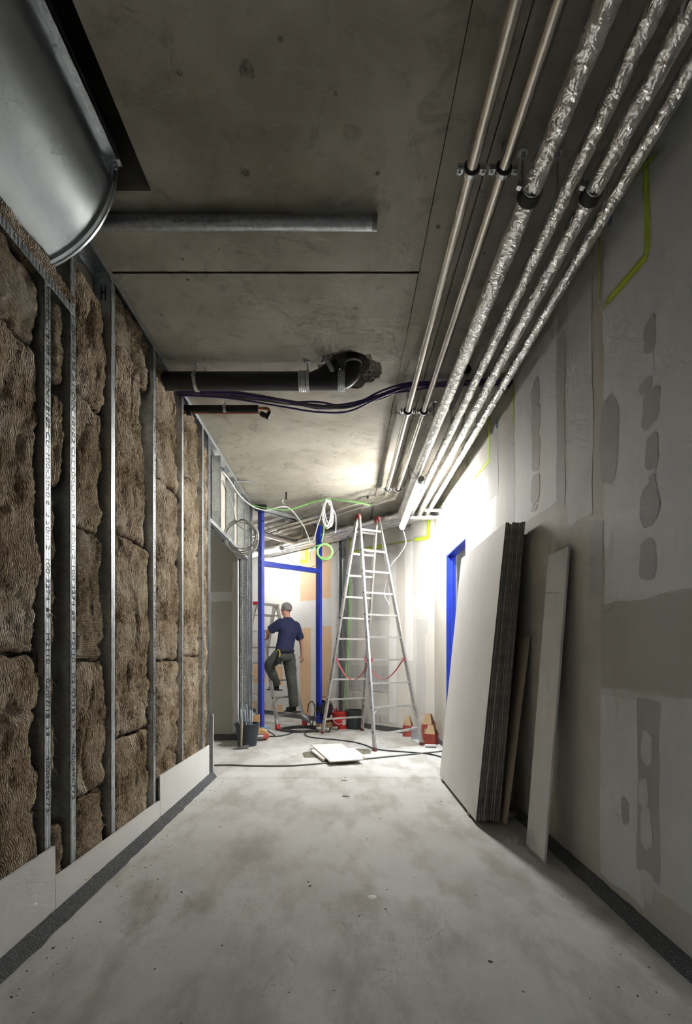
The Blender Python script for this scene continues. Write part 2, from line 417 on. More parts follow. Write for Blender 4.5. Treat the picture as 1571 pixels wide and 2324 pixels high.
def spray(par, P, poly, w, st=1.0):
    """sprayed stroke along poly [(u, z), ...] with soft overspray edges"""
    PATCH_N[0] += 1; off = 0.0010 + 0.00006 * PATCH_N[0]; pts = [V((a, b, 0)) for a, b in poly]; pts = resample(pts, 0.03); vs = []; fs = []; fade = []
    for i, p in enumerate(pts):
        d = (pts[min(i + 1, len(pts) - 1)] - pts[max(i - 1, 0)]).normalized(); nn = V((-d.y, d.x, 0)); ww = w * (1 + 0.25 * nz(i * 0.3, w * 99, 2)); en = min(1, 0.35 + i * 0.25, 0.35 + (len(pts) - 1 - i) * 0.25)
        for k, f in ((-1.5, 0), (-0.75, 0.55), (0, 1), (0.75, 0.55), (1.5, 0)): q = p + nn * ww * k; vs.append(P(q.x, q.y, off)); fade.append(f * st * en)
    for i in range(len(pts) - 1):
        for k in range(4): fs.append((i * 5 + k, i * 5 + k + 1, i * 5 + k + 6, i * 5 + k + 5))
    m = MB(); m.add(vs, fs); o = m.build('spray_mark', M['spray'], par); at_ = o.data.attributes.new('fade', 'FLOAT', 'POINT'); at_.data.foreach_set('value', fade)
    return o
# ------------------------------------------------------------------ the setting
def struct(mb, name, mat, label=None, smooth=False):
    o = mb.build(name, mat, origin=(0, 0, 0), smooth=smooth); o['kind'] = 'structure'
    if label: o['label'] = label
    return o
# floor: two pours of screed with a joint between them
m = MB(); m.box(-1.52, 5, -4.2, 2.32, -0.12, 0); m.box(-6, 5, 2.32, 4.955, -0.12, 0); m.box(-6, 5, 4.960, 14, -0.12, 0); m.box(-6, 5, 2.32, 14, -0.14, -0.115)
struct(m, 'floor', M['floor'], 'pale grey cement screed floor with darker blotches')
m = MB(); m.box(-30, -1.52, -30, 2.30, -0.10, -0.02); struct(m, 'ground', M['asphalt'], 'unseen grey paving added outside the opening that lets in sky light')
# ceiling: upper slab with the duct shaft left open, and the precast panels under it
m = MB()
zu = ZC + 0.03
HX, HY, HR = 0.045, 3.86, 0.255
for a in ((-0.92, 5, -4.2, 2.37), (-2.45, -2.25, 0.2, 2.37), (-4.6, -2.45, 2.25, 2.37), (-6, -0.3, 2.37, 14), (0.4, 5, 2.37, 14), (-0.3, 0.4, 2.37, 3.45), (-0.3, 0.4, 4.25, 14), (-1.55, -0.92, -4.2, 0.2), (-2.45, -1.55, 0.1, 0.2)):
    m.box(a[0], a[1], a[2], a[3], zu, zu + 0.2)
for a in ((-2.27, -2.25, 0.2, 2.37), (-0.92, -0.90, 0.2, 2.37)): m.box(*a, zu + 0.2, zu + 1.1)
m.box(-2.27, -0.9, 2.37, 2.39, zu + 0.2, zu + 1.1); m.box(-2.27, -0.9, 0.18, 0.2, zu + 0.2, zu + 1.1); m.box(-2.3, -0.88, 0.15, 2.4, zu + 1.1, zu + 1.15)
m.box(-0.3, 0.4, 3.45, 4.25, zu + 0.55, zu + 0.6)
ceiling = struct(m, 'ceiling', M['ceil'], 'raw concrete ceiling of precast slabs with a duct shaft')
def panel(rects):
    m = MB()
    for a in rects: m.box(*a, ZC, ZC + 0.032)
    return m.build('ceiling_slab', M['ceil'], ceiling)
panel([(-0.93, 0.440, -4.2, 2.37), (-2.6, 0.440, 2.37, 2.868)])
panel([(0.444, 0.650, -4.2, 6.50)])
panel([(0.656, 1.60, -4.2, 6.50)])
panel([(-6, 0.440, 6.508, 14)])
panel([(0.452, 4.5, 6.508, 14)])
panel([(1.605, 4.5, 4.0, 6.50)])
panel([(-6, -2.605, 2.37, 6.5)])
# slab with the broken-out hole for the soil pipe
bm = bmesh.new()
outer = [bm.verts.new((x, y, ZC)) for x, y in ((-2.6, 2.884), (0.440, 2.884), (0.440, 6.50), (-2.6, 6.50))]
ring = []
for k in range(48):
    a = 2 * math.pi * k / 48; r = HR * (1 + 0.22 * nz(math.cos(a) * 2.5, math.sin(a) * 2.5, 3) + 0.10 * nz(math.cos(a) * 9, math.sin(a) * 9, 5))
    ring.append((HX + r * math.cos(a), HY + r * 1.0 * math.sin(a)))
inner = [bm.verts.new((x, y, ZC)) for x, y in ring]
es = [bm.edges.new((outer[i], outer[(i + 1) % 4])) for i in range(4)] + [bm.edges.new((inner[i], inner[(i + 1) % 48])) for i in range(48)]
bmesh.ops.triangle_fill(bm, use_beauty=True, edges=es)
me = bpy.data.meshes.new('ceiling_slab'); bm.to_mesh(me); bm.free(); me.materials.append(M['ceil'])
o = bpy.data.objects.new('ceiling_slab', me); C.objects.link(o); o.parent = ceiling
m = MB(); vs = []; fs = []                         # chipped funnel round the hole
for j in range(9):
    f = j / 8
    for k in range(48):
        x, y = ring[k]; a = 2 * math.pi * k / 48; rr = math.hypot(x - HX, y - HY) * (1 - f) + 0.165 * f
        rr += 0.022 * nz(k * 0.9, j * 1.3, 2) * (1 if 0 < j < 8 else 0)
        z = ZC + 0.045 * f ** 0.8 + (0.020 * nz(k * 0.7, j * 0.9, 9) if 0 < j < 8 else 0)
        vs.append((HX + rr * math.cos(a), HY + rr * math.sin(a), z))
for k in range(48):
    a = 2 * math.pi * k / 48; vs.append((HX + 0.165 * math.cos(a), HY + 0.165 * math.sin(a), ZC + 0.5))
for j in range(9):
    for k in range(48): fs.append((j * 48 + k, j * 48 + (k + 1) % 48, (j + 1) * 48 + (k + 1) % 48, (j + 1) * 48 + k))
m.add(vs, fs); tag(m.build('broken_hole_edge', M['chip'], ceiling), 'rough broken concrete round the pipe hole')
# side walls of the corridor
m = MB(); D0, D1, DZ = 5.465, 6.44, 2.56
m.box(XR, XR + 0.125, -4.2, D0, 0.03, ZC); m.box(XR, XR + 0.125, D1, 7.36, 0.03, ZC); m.box(XR, XR + 0.125, D0, D1, DZ, ZC)
wr = struct(m, 'wall_right', M['wall_right'], 'plasterboard wall with grey filler patches and lime spray lines')
for x, y, a, b in ((1386, 492, 0.022, 0.05), (1128, 961, 0.02, 0.045), (1117, 980, 0.012, 0.028)):  # blue discs stand for holes; light from the next room is their colour
    d, z = RW(x, y); m = MB(); m.lathe((XR - 0.002, d, z), [(a * 0.3, 0.0), (a, 0.001), (a * 0.9, 0.004)], 16, (-1, 0, 0), True)
    for v in m.v: v.z = z + (v.z - z) * b / a
    m.build('lit_hole_disc', M['sponge'], wr, True)
# door in the right wall: blue steel frame, room beyond
m = MB(); m.box(XR + 0.001, XR + 0.118, D1 - 0.003, D1 + 0.02, 0, DZ); m.box(XR - 0.006, XR + 0.002, D1 - 0.003, D1 + 0.03, 0, DZ + 0.03)
d1 = m.build('door_1', M['blue'], origin=(0, 0, 0)); d1['kind'] = 'structure'; d1['label'] = 'blue steel door frame set in the right wall'
m = MB(); m.box(XR + 0.001, XR + 0.118, D0, D1, DZ - 0.02, DZ + 0.003); m.build('head', M['blue'], d1)
m = MB(); m.box(XR + 0.001, XR + 0.118, D0 - 0.02, D0 + 0.003, 0, DZ); m.build('jamb', M['blue'], d1)
m = MB(); m.box(XR + 0.05, XR + 0.07, D1 - 0.02, D1 - 0.003, 0, DZ - 0.02); m.build('stop', M['blue'], d1)
m = MB(); m.box(4.4, 4.5, 4, 14, 0, ZC); m.box(1.5, 4.5, 3.9, 4.0, 0, ZC); m.box(1.5, 4.5, 9.5, 9.6, 0, ZC)
struct(m, 'wall_side', M['plain'], 'white walls of the room behind the blue door')
# angled back wall, local x runs from the corner to the left
bx = bpy.data.meshes.new('wall_back')
m = MB(); m.box(-0.15, 8.5, -0.12, 0, 0.03, ZC)
o = m.build('wall_back', M['wall_back'], origin=(0, 0, 0)); o.location = (XR, SW - XR, 0); o.rotation_euler = (0, 0, math.radians(135))
o['kind'] = 'structure'; o['label'] = 'angled end wall with bare orange board and white filler'; wb = o
S2 = math.sqrt(0.5); DIRW = V((-S2, S2, 0)); NRM = V((-S2, -S2, 0))          # along the angled wall, and its outward normal
CORN = V((XR, SW - XR, 0))
# opposite wall of the branch corridor, closing wall
m = MB(); p = V((XL, 7.33, 0)); q = p + DIRW * 5
m.add([p + V((0,0,0)), q, q + V((0,0,ZC)), p + V((0,0,ZC)), p - NRM * -0.1, q - NRM * -0.1, q + NRM * 0.1 + V((0,0,ZC)), p + NRM * 0.1 + V((0,0,ZC))], [(0,1,2,3),(7,6,5,4),(0,4,5,1),(1,5,6,2),(2,6,7,3),(3,7,4,0)])
struct(m, 'wall_branch', M['plain'], 'white wall of the corridor branching left')
m = MB(); q = V((XL, 7.33, 0)) + DIRW * 5; m.slab([q, q - NRM * 3.2, q - NRM * 3.2 + V((0,0,ZC)), q + V((0,0,ZC))], 0.1); struct(m, 'wall_far', M['plain'], 'white end wall of the branch corridor')
m = MB(); m.box(-4.4, -1.475, 7.15, 7.25, 0.02, ZC); m.box(-4.5, -4.4, 2.2, 7.25, 0.02, ZC); m.box(-4.5, -1.48, 2.30, 2.34, 0.02, ZC)
wrec = struct(m, 'wall_recess', M['recess'], 'grey filled wall seen through the door opening')
m = MB(); m.box(-4, 4.5, -4.3, -4.2, 0, ZC); struct(m, 'wall_front', M['plain'], 'wall closing the corridor behind the viewer')
m = MB(); m.box(-2.35, -2.25, 0.2, 2.37, 2.9, ZC + 0.03); m.box(-2.35, -1.49, 0.15, 2.37, 2.86, 2.9); m.box(-2.35, -1.42, 0.1, 0.2, 2.86, ZC + 0.03); m.box(-2.35, -1.49, 2.3, 2.37, 2.86, ZC + 0.03); struct(m, 'wall_shaft', M['plain'], 'wall of the dark duct shaft')
# filler patches, bare paper, painted lamp glare and spray marks on the walls
def PR(u, z, off): return V((XR - off, u, z))
for a, mt in (((1372, 1750, -600, 1338), 'p_light'), ((1168, 1266, 790, 1170), 'p_light'), ((1082, 1128, 1090, 1225), 'p_light'), ((1364, 1700, 1582, 2050), 'p_pale'), ((1364, 1462, 1584, 2070), 'p_light'), ((1290, 1345, 620, 1180), 'p_pale'),
              ((1366, 1750, 1338, 1582), 'p_band'), ((1446, 1500, 1588, 1990), 'p_grey'), ((1264, 1282, 760, 1150), 'p_grey'), ((1150, 1169, 940, 1180), 'p_mid'), ((1337, 1371, 1190, 1355), 'p_mid'), ((1195, 1240, 1330, 1740), 'p_mid'), ((1108, 1131, 985, 1130), 'p_mid')):
    patch(wr, PR, 'r', *rp(*a), mt)
for x, y, a, b_ in ((1383, 1000, 20, 95), (1466, 878, 14, 18), (1478, 925, 20, 45), (1480, 1025, 15, 42), (1481, 1085, 7, 8), (1475, 1145, 22, 46), (1471, 1270, 18, 50), (1215, 895, 9, 32), (1216, 960, 10, 38), (1217, 1030, 10, 40), (1216, 1110, 10, 32), (1213, 1153, 7, 7), (1475, 760, 13, 40), (1420, 1840, 9, 30)):
    patch(wr, PR, 'e', *rp(x - a, x + a, y - b_, y + b_), 'p_grey')
for x, y, a, b_ in ((1469, 1700, 12, 38), (1462, 1800, 11, 35), (1468, 1880, 13, 45), (1470, 2010, 15, 38)): patch(wr, PR, 'e', *rp(x - a, x + a, y - b_, y + b_), 'p_pale')
for pl_, w, st in (([(1466, 360), (1471, 555), (1468, 583), (1370, 696)], 0.022, 1), ([(1361, 530), (1362, 690)], 0.010, 0.8), ([(1512, 330), (1440, 400)], 0.02, 0.5), ([(1166, 870), (1165, 970)], 0.014, 0.8), ([(1111, 945), (1111, 1045), (1076, 1088)], 0.022, 1), ([(1062, 1030), (1062, 1060)], 0.02, 0.8), ([(1022, 1080), (1022, 1105)], 0.02, 0.7)):
    spray(wr, PR, [RW(*q) for q in pl_], w, st)
def PB_(u, z, off):                      # local frame of the angled wall
    return V((u, off, z))
for a in ((560, 777, 1150, 1640),): patch(wb, PB_, 'r', *dp(*a), 'p_orange', 0.3, 'bare_board')
for a in ((752, 777, 1180, 1650), (600, 775, 1365, 1424), (560, 682, 1235, 1510), (706, 718, 1420, 1640), (642, 681, 1420, 1640), (604, 616, 1500, 1640), (560, 681, 1552, 1597), (700, 730, 1180, 1250)): patch(wb, PB_, 'r', *dp(*a), 'p_white')  # largest left patch puts the far lamp's glare into white colour
for a in ((849, 881, 1325, 1408), (938, 970, 1215, 1345), (945, 972, 1405, 1440), (795, 880, 1510, 1568), (842, 892, 1622, 1640), (946, 966, 1430, 1620), (800, 812, 1280, 1500)): patch(wb, PB_, 'r', *dp(*a), 'p_mid')
for a in ((884, 900, 1240, 1640), (920, 938, 1230, 1500)): patch(wb, PB_, 'r', *dp(*a), 'p_white')
for pl_, w, st in (([(974, 1172), (972, 1220), (938, 1226)], 0.03, 1), ([(938, 1226), (880, 1236)], 0.014, 0.7), ([(880, 1236), (798, 1256)], 0.03, 1), ([(797, 1215), (796, 1255)], 0.03, 1), ([(697, 1236), (697, 1274), (680, 1274)], 0.035, 1)):
    spray(wb, PB_, [DW(*q) for q in pl_], w, st)
def PC(u, z, off): return V((u, 7.15 - off, z))
patch(wrec, PC, 'r', -3.3, -1.49, 2.03, 2.16, 'p_pale'); patch(wrec, PC, 'r', -1.62, -1.485, 0.12, 2.6, 'p_pale')
# foam edge strips along the walls
def strip_mesh(p, q, inward, h=0.055, w=0.05, seed=0):
    m = MB(); n = max(2, int((q - p).length / 0.04)); vs = []; fs = []
    for i in range(n + 1):
        c = p.lerp(q, i / n); j = nz(i * 0.35, seed, 1) * 0.012; j2 = nz(i * 0.5, seed, 7) * 0.008
        vs += [c + inward * (w + j), c + inward * (w * 0.55 + j) + V((0,0,h * 0.55)), c + inward * 0.006 + V((0,0,h + j2)), c - inward * 0.015 + V((0,0,h + j2)), c - inward * 0.015]
    for i in range(n):
        for k in range(5): fs.append((i * 5 + k, i * 5 + (k + 1) % 5, (i + 1) * 5 + (k + 1) % 5, (i + 1) * 5 + k))
    return m.add(vs, fs + [(0,1,2,3,4)[::-1], tuple(n * 5 + k for k in range(5))])
struct(strip_mesh(V((XL + 0.02, -3, 0)), V((XL + 0.02, 5.0, 0)), V((1, 0, 0)), seed=1), 'trim_1', M['edge'], 'dark speckled foam edge strip along the left wall')
struct(strip_mesh(V((XR, -3, 0)), V((XR, 5.45, 0)), V((-1, 0, 0)), seed=2), 'trim_2', M['edge'], 'dark speckled foam edge strip along the right wall')
struct(strip_mesh(V((XR, 6.46, 0)), V((XR, 7.33, 0)), V((-1, 0, 0)), seed=3, w=0.02), 'trim_3', M['edge'], 'dark foam edge strip beyond the blue door')
struct(strip_mesh(CORN, CORN + DIRW * 5.5, NRM, seed=4, h=0.085, w=0.015), 'trim_4', M['edge'], 'dark foam edge strip under the angled wall')
struct(strip_mesh(V((-3.5, 7.15, 0)), V((-1.48, 7.15, 0)), V((0, -1, 0)), seed=5, h=0.09, w=0.01), 'trim_5', M['edge'], 'dark foam strip under the recess wall')
struct(strip_mesh(V((XL, 6.95, 0)), V((XL, 7.3, 0)), V((1, 0, 0)), seed=6, w=0.01), 'trim_6', M['edge'], 'dark foam strip beside the metal jamb')

# ------------------------------------------------------------------ left wall: open stud frame
XB = XL - 0.10
m = MB()
m.box(XB - 0.03, XB - 0.005, 0.9, 2.46, 0.02, 2.95); m.box(XB - 0.03, XB - 0.005, 2.46, 5.0, 0.02, ZC); m.box(XB - 0.03, XB - 0.005, 5.0, 7.2, 2.62, ZC); m.box(XB - 0.03, XB - 0.005, 6.93, 7.2, 0.02, 2.62)
m.box(XB - 0.06, XL, -4.2, -1.85, 0, ZC); m.box(XB - 0.06, XL, -0.35, 0.9, 0, ZC); m.box(XB - 0.06, XL, -1.85, -0.35, 2.62, ZC)  # gap is an unseen opening added to let cool sky light in
wl = struct(m, 'wall_left', M['board_back'], 'open metal stud wall with its backing board')
def stud_mb(w, z0, z1, fl_w=0.05):
    m = MB(); t = 0.003
    m.box(XB, XL, w, w + t, z0, z1); m.box(XL - t, XL, w, w + fl_w, z0, z1); m.box(XB, XB + t, w, w + fl_w, z0, z1)
    m.box(XL - 0.012, XL, w + fl_w - t, w + fl_w, z0, z1); m.box(XB, XB + 0.012, w + fl_w - t, w + fl_w, z0, z1)
    for f in (0.28, 0.72): m.box(XL, XL + 0.0015, w + fl_w * f - 0.0018, w + fl_w * f + 0.0018, z0, z1)          # rolled beads of the flange
    return m
def slot(x, y, z, mat, par, hgt=0.09):  # slots drawn on the web; pale colour paints light through, dark paints the hollow
    m = MB(); s = hgt
    for dx in (-0.012, 0.012): m.box(x + dx - 0.0035, x + dx + 0.0035, y - 0.0012, y, z - s / 2, z + s / 2)
    m.box(x - 0.012, x + 0.012, y - 0.0012, y, z - 0.005, z + 0.005)
    return m.build('painted_slot', mat, par)
def lettering(txt, size, mat, par, origin, right, up):
    cu = bpy.data.curves.new('lettering', 'FONT'); cu.body = txt; cu.size = size; cu.align_y = 'CENTER'
    tmp = bpy.data.objects.new('lettering', cu); C.objects.link(tmp)
    me = bpy.data.meshes.new_from_object(tmp.evaluated_get(bpy.context.evaluated_depsgraph_get()))
    bpy.data.objects.remove(tmp); bpy.data.curves.remove(cu)
    r, u = V(right), V(up); org = V(origin) - ORG[par.name]
    for v in me.vertices: v.co = org + r * v.co.x + u * v.co.y
    me.materials.clear(); me.materials.append(mat)
    o = bpy.data.objects.new('lettering', me); C.objects.link(o); o.parent = par
    return o
def text_width(o, r): 
    vs = [v.co.dot(V(r)) for v in o.data.vertices]; return max(vs) - min(vs)
STUDS = [2.228, 2.440, 2.868, 3.500, 4.120, 4.715]
txt = {2.228: 'VFH EN 14195 A1 DIN-18182 CU-100x50x0.6  3.50m-2  100-3274  69 -- M2110 -- 02/07/18  13 -- *4000496773',
       2.440: 'FH  EN-14195 A1-DIN 18182 CU 100x50x0.6-3.50m 2-100 3274-69 - M2110 - 02-07/18-13 - *4000496773',
       3.500: 'CE EN-14195 A1-DIN 18182 CU 100x50x0.6-3.50m 2-100 3274-69 - M2110 - 02/07/18 13 - *4000496773',
       4.120: ''}
studs = []
for w in STUDS:
    top = 2.985 if w < 2.3 else ZC - 0.002
    s = stud_mb(w, 0.03, top).build('stud', M['stud'], wl); studs.append(s)
    tx = txt.get(w)
    if tx:
        z_hi = 3.0 if w > 2.3 else 2.94
        o = lettering(tx, 0.040, M['ink'], s, (XL + 0.0022, w + 0.025, z_hi), (0, 0, -1), (0, 1, 0))
        wd = text_width(o, (0, 0, -1)); k = (z_hi - 0.52) / wd           # stretch to the printed length
        for v in o.data.vertices: v.co.z = z_hi - (z_hi - v.co.z) * k
slot(-1.405, 2.867, 3.36, M['ink'], studs[2])
slot(-1.405, 2.227, 1.2, M['ink'], studs[0])
for w in (4.93, 4.975): stud_mb(w, 0.03, ZC - 0.002, 0.035).build('stud', M['stud'], wl)
for w in (5.41, 6.08, 6.72):
    s = stud_mb(w, 2.64, ZC - 0.04, 0.04).build('stud', M['stud'], wl)
    slot(-1.41, w - 0.001, 3.28, M['paper'], s); slot(-1.41, w - 0.001, 2.82, M['paper'], s)
for w, fw in ((7.07, 0.05), (7.26, 0.06)):
    s = stud_mb(w, 0.02, ZC - 0.002, fw).build('stud', M['stud'], wl)
    if w < 7.2:
        for z in (2.27, 1.74, 1.20): slot(-1.385, w - 0.001, z, M['paper'], s, 0.07)
def track(y0, y1, z0, z1, x0=XB, x1=XL, name='track'):
    m = MB(); t = 0.003
    return m
m = MB(); m.box(XB, XL, 2.36, 7.32, ZC - 0.004, ZC - 0.001); m.box(XL, XL + 0.003, 2.36, 7.32, ZC - 0.042, ZC - 0.001); m.box(XB, XB + 0.002, 2.36, 7.32, ZC - 0.042, ZC - 0.001); m.build('ceiling_track', M['stud'], wl)
m = MB(); m.box(XB, XL, 0.9, 5.0, 0.02, 0.024); m.box(XL, XL + 0.003, 0.9, 5.0, 0.02, 0.062); m.build('floor_track', M['stud'], wl)
m = MB(); m.box(XB, XL, 0.9, 2.475, 2.985, 2.988); m.box(XL, XL + 0.003, 0.9, 2.475, 2.945, 2.988)
for i in range(64): y = 0.95 + i * 0.0238; m.box(XL + 0.003, XL + 0.0055, y, y + 0.011, 2.949, 2.985)
tr = m.build('transom', M['stud'], wl); tag(tr, 'ribbed metal transom under the duct opening')
# door head and perforated jamb
m = MB(); m.box(XB - 0.02, XL, 5.0, 6.95, 2.60, 2.604); m.box(XL - 0.003, XL, 5.0, 6.95, 2.60, 2.645); m.box(XB - 0.02, XB - 0.017, 5.0, 6.95, 2.60, 2.645)
hd = m.build('door_head', M['stud'], wl)
for row in (-1.385, -1.40, -1.43, -1.445):
    for k in range(40):
        y = 5.05 + k * 0.047; m = MB(); m.box(row - 0.003, row + 0.003, y, y + 0.028, 2.598, 2.6005)
        if k == 0: allh = MB()
        allh.v, allh.f = allh.v, allh.f
        allh.add(m.v, m.f)
    tag(allh.build('perforation_row', M['paper'] if row in (-1.385, -1.43) else M['ink'], hd), kind='stuff')
m = MB(); m.box(XB - 0.02, XL, 6.93, 6.934, 0.02, 2.62); m.box(XL - 0.004, XL, 6.93, 6.985, 0.02, 2.62); m.box(XB - 0.02, XB - 0.016, 6.93, 6.985, 0.02, 2.62)
jb = m.build('jamb_profile', M['stud'], wl)
m = MB()
for k in range(52): z = 0.1 + k * 0.048; m.box(XL - 0.072, XL - 0.065, 6.928, 6.9305, z, z + 0.03)
tag(m.build('perforation_row', M['paper'], jb), kind='stuff')
m = MB()
for k in range(60): z = 0.1 + k * 0.042; m.lathe((XL - 0.04, 6.9305, z), [(0.0035, 0), (0.0035, 0.002)], 8, (0, -1, 0), True)
tag(m.build('rivet_row', M['paper'], jb), kind='stuff')
m = MB(); m.box(XB - 0.035, XB - 0.02, 6.90, 6.94, 0.05, 2.62); m.build('reveal_board', M['board'], wl)
m = MB(); m.box(XL - 0.004, XL + 0.0, 6.925, 6.928, 0.28, 0.36); m.build('keyhole', M['ink'], jb)
# low strips of plasterboard along the foot of the wall
for y0, y1, z0, z1a, z1b, lb in ((0.9, 2.283, 0.055, 0.352, 0.352, 'tall offcut board at the near end'), (2.287, 3.584, 0.055, 0.205, 0.178, 'low board strip'), (3.588, 4.90, 0.055, 0.355, 0.340, 'taller board strip'), (4.89, 5.01, 0.055, 0.635, 0.635, 'narrow upright board at the wall end')):
    m = MB(); x0, x1 = (XL + 0.004, XL + 0.018) if y0 < 4.8 else (XL - 0.02, XL + 0.032)
    y0c = y0 + (0.10 if y0 > 4.8 else 0)
    m.add([(x0,y0c,z0),(x1,y0c,z0),(x1,y1,z0),(x0,y1,z0),(x0,y0c,z1a),(x1,y0c,z1a),(x1,y1,z1b),(x0,y1,z1b)], [(3,2,1,0),(4,5,6,7),(0,1,5,4),(1,2,6,5),(2,3,7,6),(3,0,4,7)])
    tag(m.build('base_board', M['board'], wl), lb)
m = MB(); m.box(XL - 0.1, XL + 0.03, 5.012, 5.03, 0.0, 0.15); m.box(XL - 0.0, XL + 0.034, 4.98, 5.03, 0.0, 0.02); m.build('corner_bracket', M['stud'], wl)
# mortar crumbs on the foot boards
# ------------------------------------------------------------------ mineral wool
def batt(y0, y1, z0, z1, label, seed, mat='wool', x=XL - 0.022, dep=0.075, bulge=0.018, slant=0.0, ragged=0.02):
    ny = max(6, int((y1 - y0) / 0.014)); nzz = max(8, int((z1 - z0) / 0.014)); vs = []; fs = []
    for j in range(nzz + 1):
        fz = j / nzz
        for i in range(ny + 1):
            fy = i / ny; ez = min(fz, 1 - fz) * (z1 - z0); ey = min(fy, 1 - fy) * (y1 - y0)
            rnd = lambda e: 1 - min(1, e / 0.030)
            back = 0.030 * rnd(ey) ** 2.0 + 0.016 * rnd(ez) ** 1.5
            b = bulge * math.sin(math.pi * min(1, max(0, fy))) ** 0.6
            Y, Z = y0 + fy * (y1 - y0), z0 + fz * (z1 - z0)
            gx = Y + 0.03 * nz(Y * 7, Z * 7, seed + 20); gz = Z + 0.05 * nz(Y * 7, Z * 7, seed + 30)
            d = 0.018 * nz(Y * 5, Z * 4, seed) + 0.012 * nz(gx * 18, gz * 9, seed + 3) + 0.010 * nz(gx * 50, gz * 22, seed + 5) + 0.006 * nz(Y * 110, Z * 70, seed + 9) - 0.022 * max(0, nz(gx * 9, gz * 6, seed + 12) - 0.35) - 0.024 * max(0, 1 - abs(nz(gx * 3.4, gz * 2.0, seed + 40)) * 9) ** 1.5 - 0.010 * max(0, 1 - abs(nz(gx * 9, gz * 4.5, seed + 50)) * 6) ** 1.5
            yy = Y + (ragged * (nz(Z * 4, seed, 2) * 1.8 + nz(Z * 15, seed, 4) * 1.0 + nz(Z * 50, seed, 5) * 0.5) * (fy ** 2)) - slant * fz * fy
            zz = Z + ragged * 0.8 * (nz(Y * 9, seed, 6) + 0.6 * nz(Y * 30, seed, 8)) * (2 * fz - 1) ** 3
            vs.append((x + b - back + d, yy, zz))
    W = ny + 1
    for j in range(nzz):
        for i in range(ny): fs.append((j * W + i, j * W + i + 1, (j + 1) * W + i + 1, (j + 1) * W + i))
    edge = [i for i in range(W)] + [j * W + ny for j in range(1, nzz + 1)] + [nzz * W + i for i in range(ny - 1, -1, -1)] + [j * W for j in range(nzz - 1, 0, -1)]
    o = len(vs)
    for e in edge: p = vs[e]; vs.append((XL - dep - 0.02, p[1], p[2]))
    n = len(edge)
    for k in range(n): fs.append((edge[k], o + k, o + (k + 1) % n, edge[(k + 1) % n]))
    fs.append(tuple(o + k for k in range(n)))
    m = MB(); m.add(vs, fs); ob = m.build('insulation_batt', M[mat], smooth=True)
    tag(ob, label, 'insulation', 'mineral wool batts in the stud wall')
    rs = random.Random(seed * 13 + 1); m = MB()                      # loose strands on the surface and edges
    for k in range(int(90 * (z1 - z0) * (0.4 + (y1 - y0)))):
        on_edge = rs.random() < 0.6
        Y = (y1 - 0.01 if rs.random() < 0.7 else y0 + 0.01) if on_edge else rs.uniform(y0 + 0.02, y1 - 0.02)
        Z = rs.uniform(z0, z1); L = rs.uniform(0.015, 0.05)
        p = V((x + bulge * 0.6 - (0.02 if on_edge else -0.006), Y - slant * (Z - z0) / (z1 - z0) * ((Y - y0) / (y1 - y0)), Z)); d = V((rs.uniform(0.1, 0.6), rs.uniform(-0.6, 0.9), rs.uniform(-1, 1))).normalized()
        q = p + d * L * 0.5 + V((0.004, 0, 0)); e = q + (d + V((0, 0, -0.7))).normalized() * L * 0.5
        w = V((0, 0.0012, 0.0012)); m.add([p - w, p + w, q + w, q - w, e], [(0,1,2,3), (3,2,4)])
    tag(m.build('loose_fibres', M['fibre'], ob), kind='stuff')
    return ob
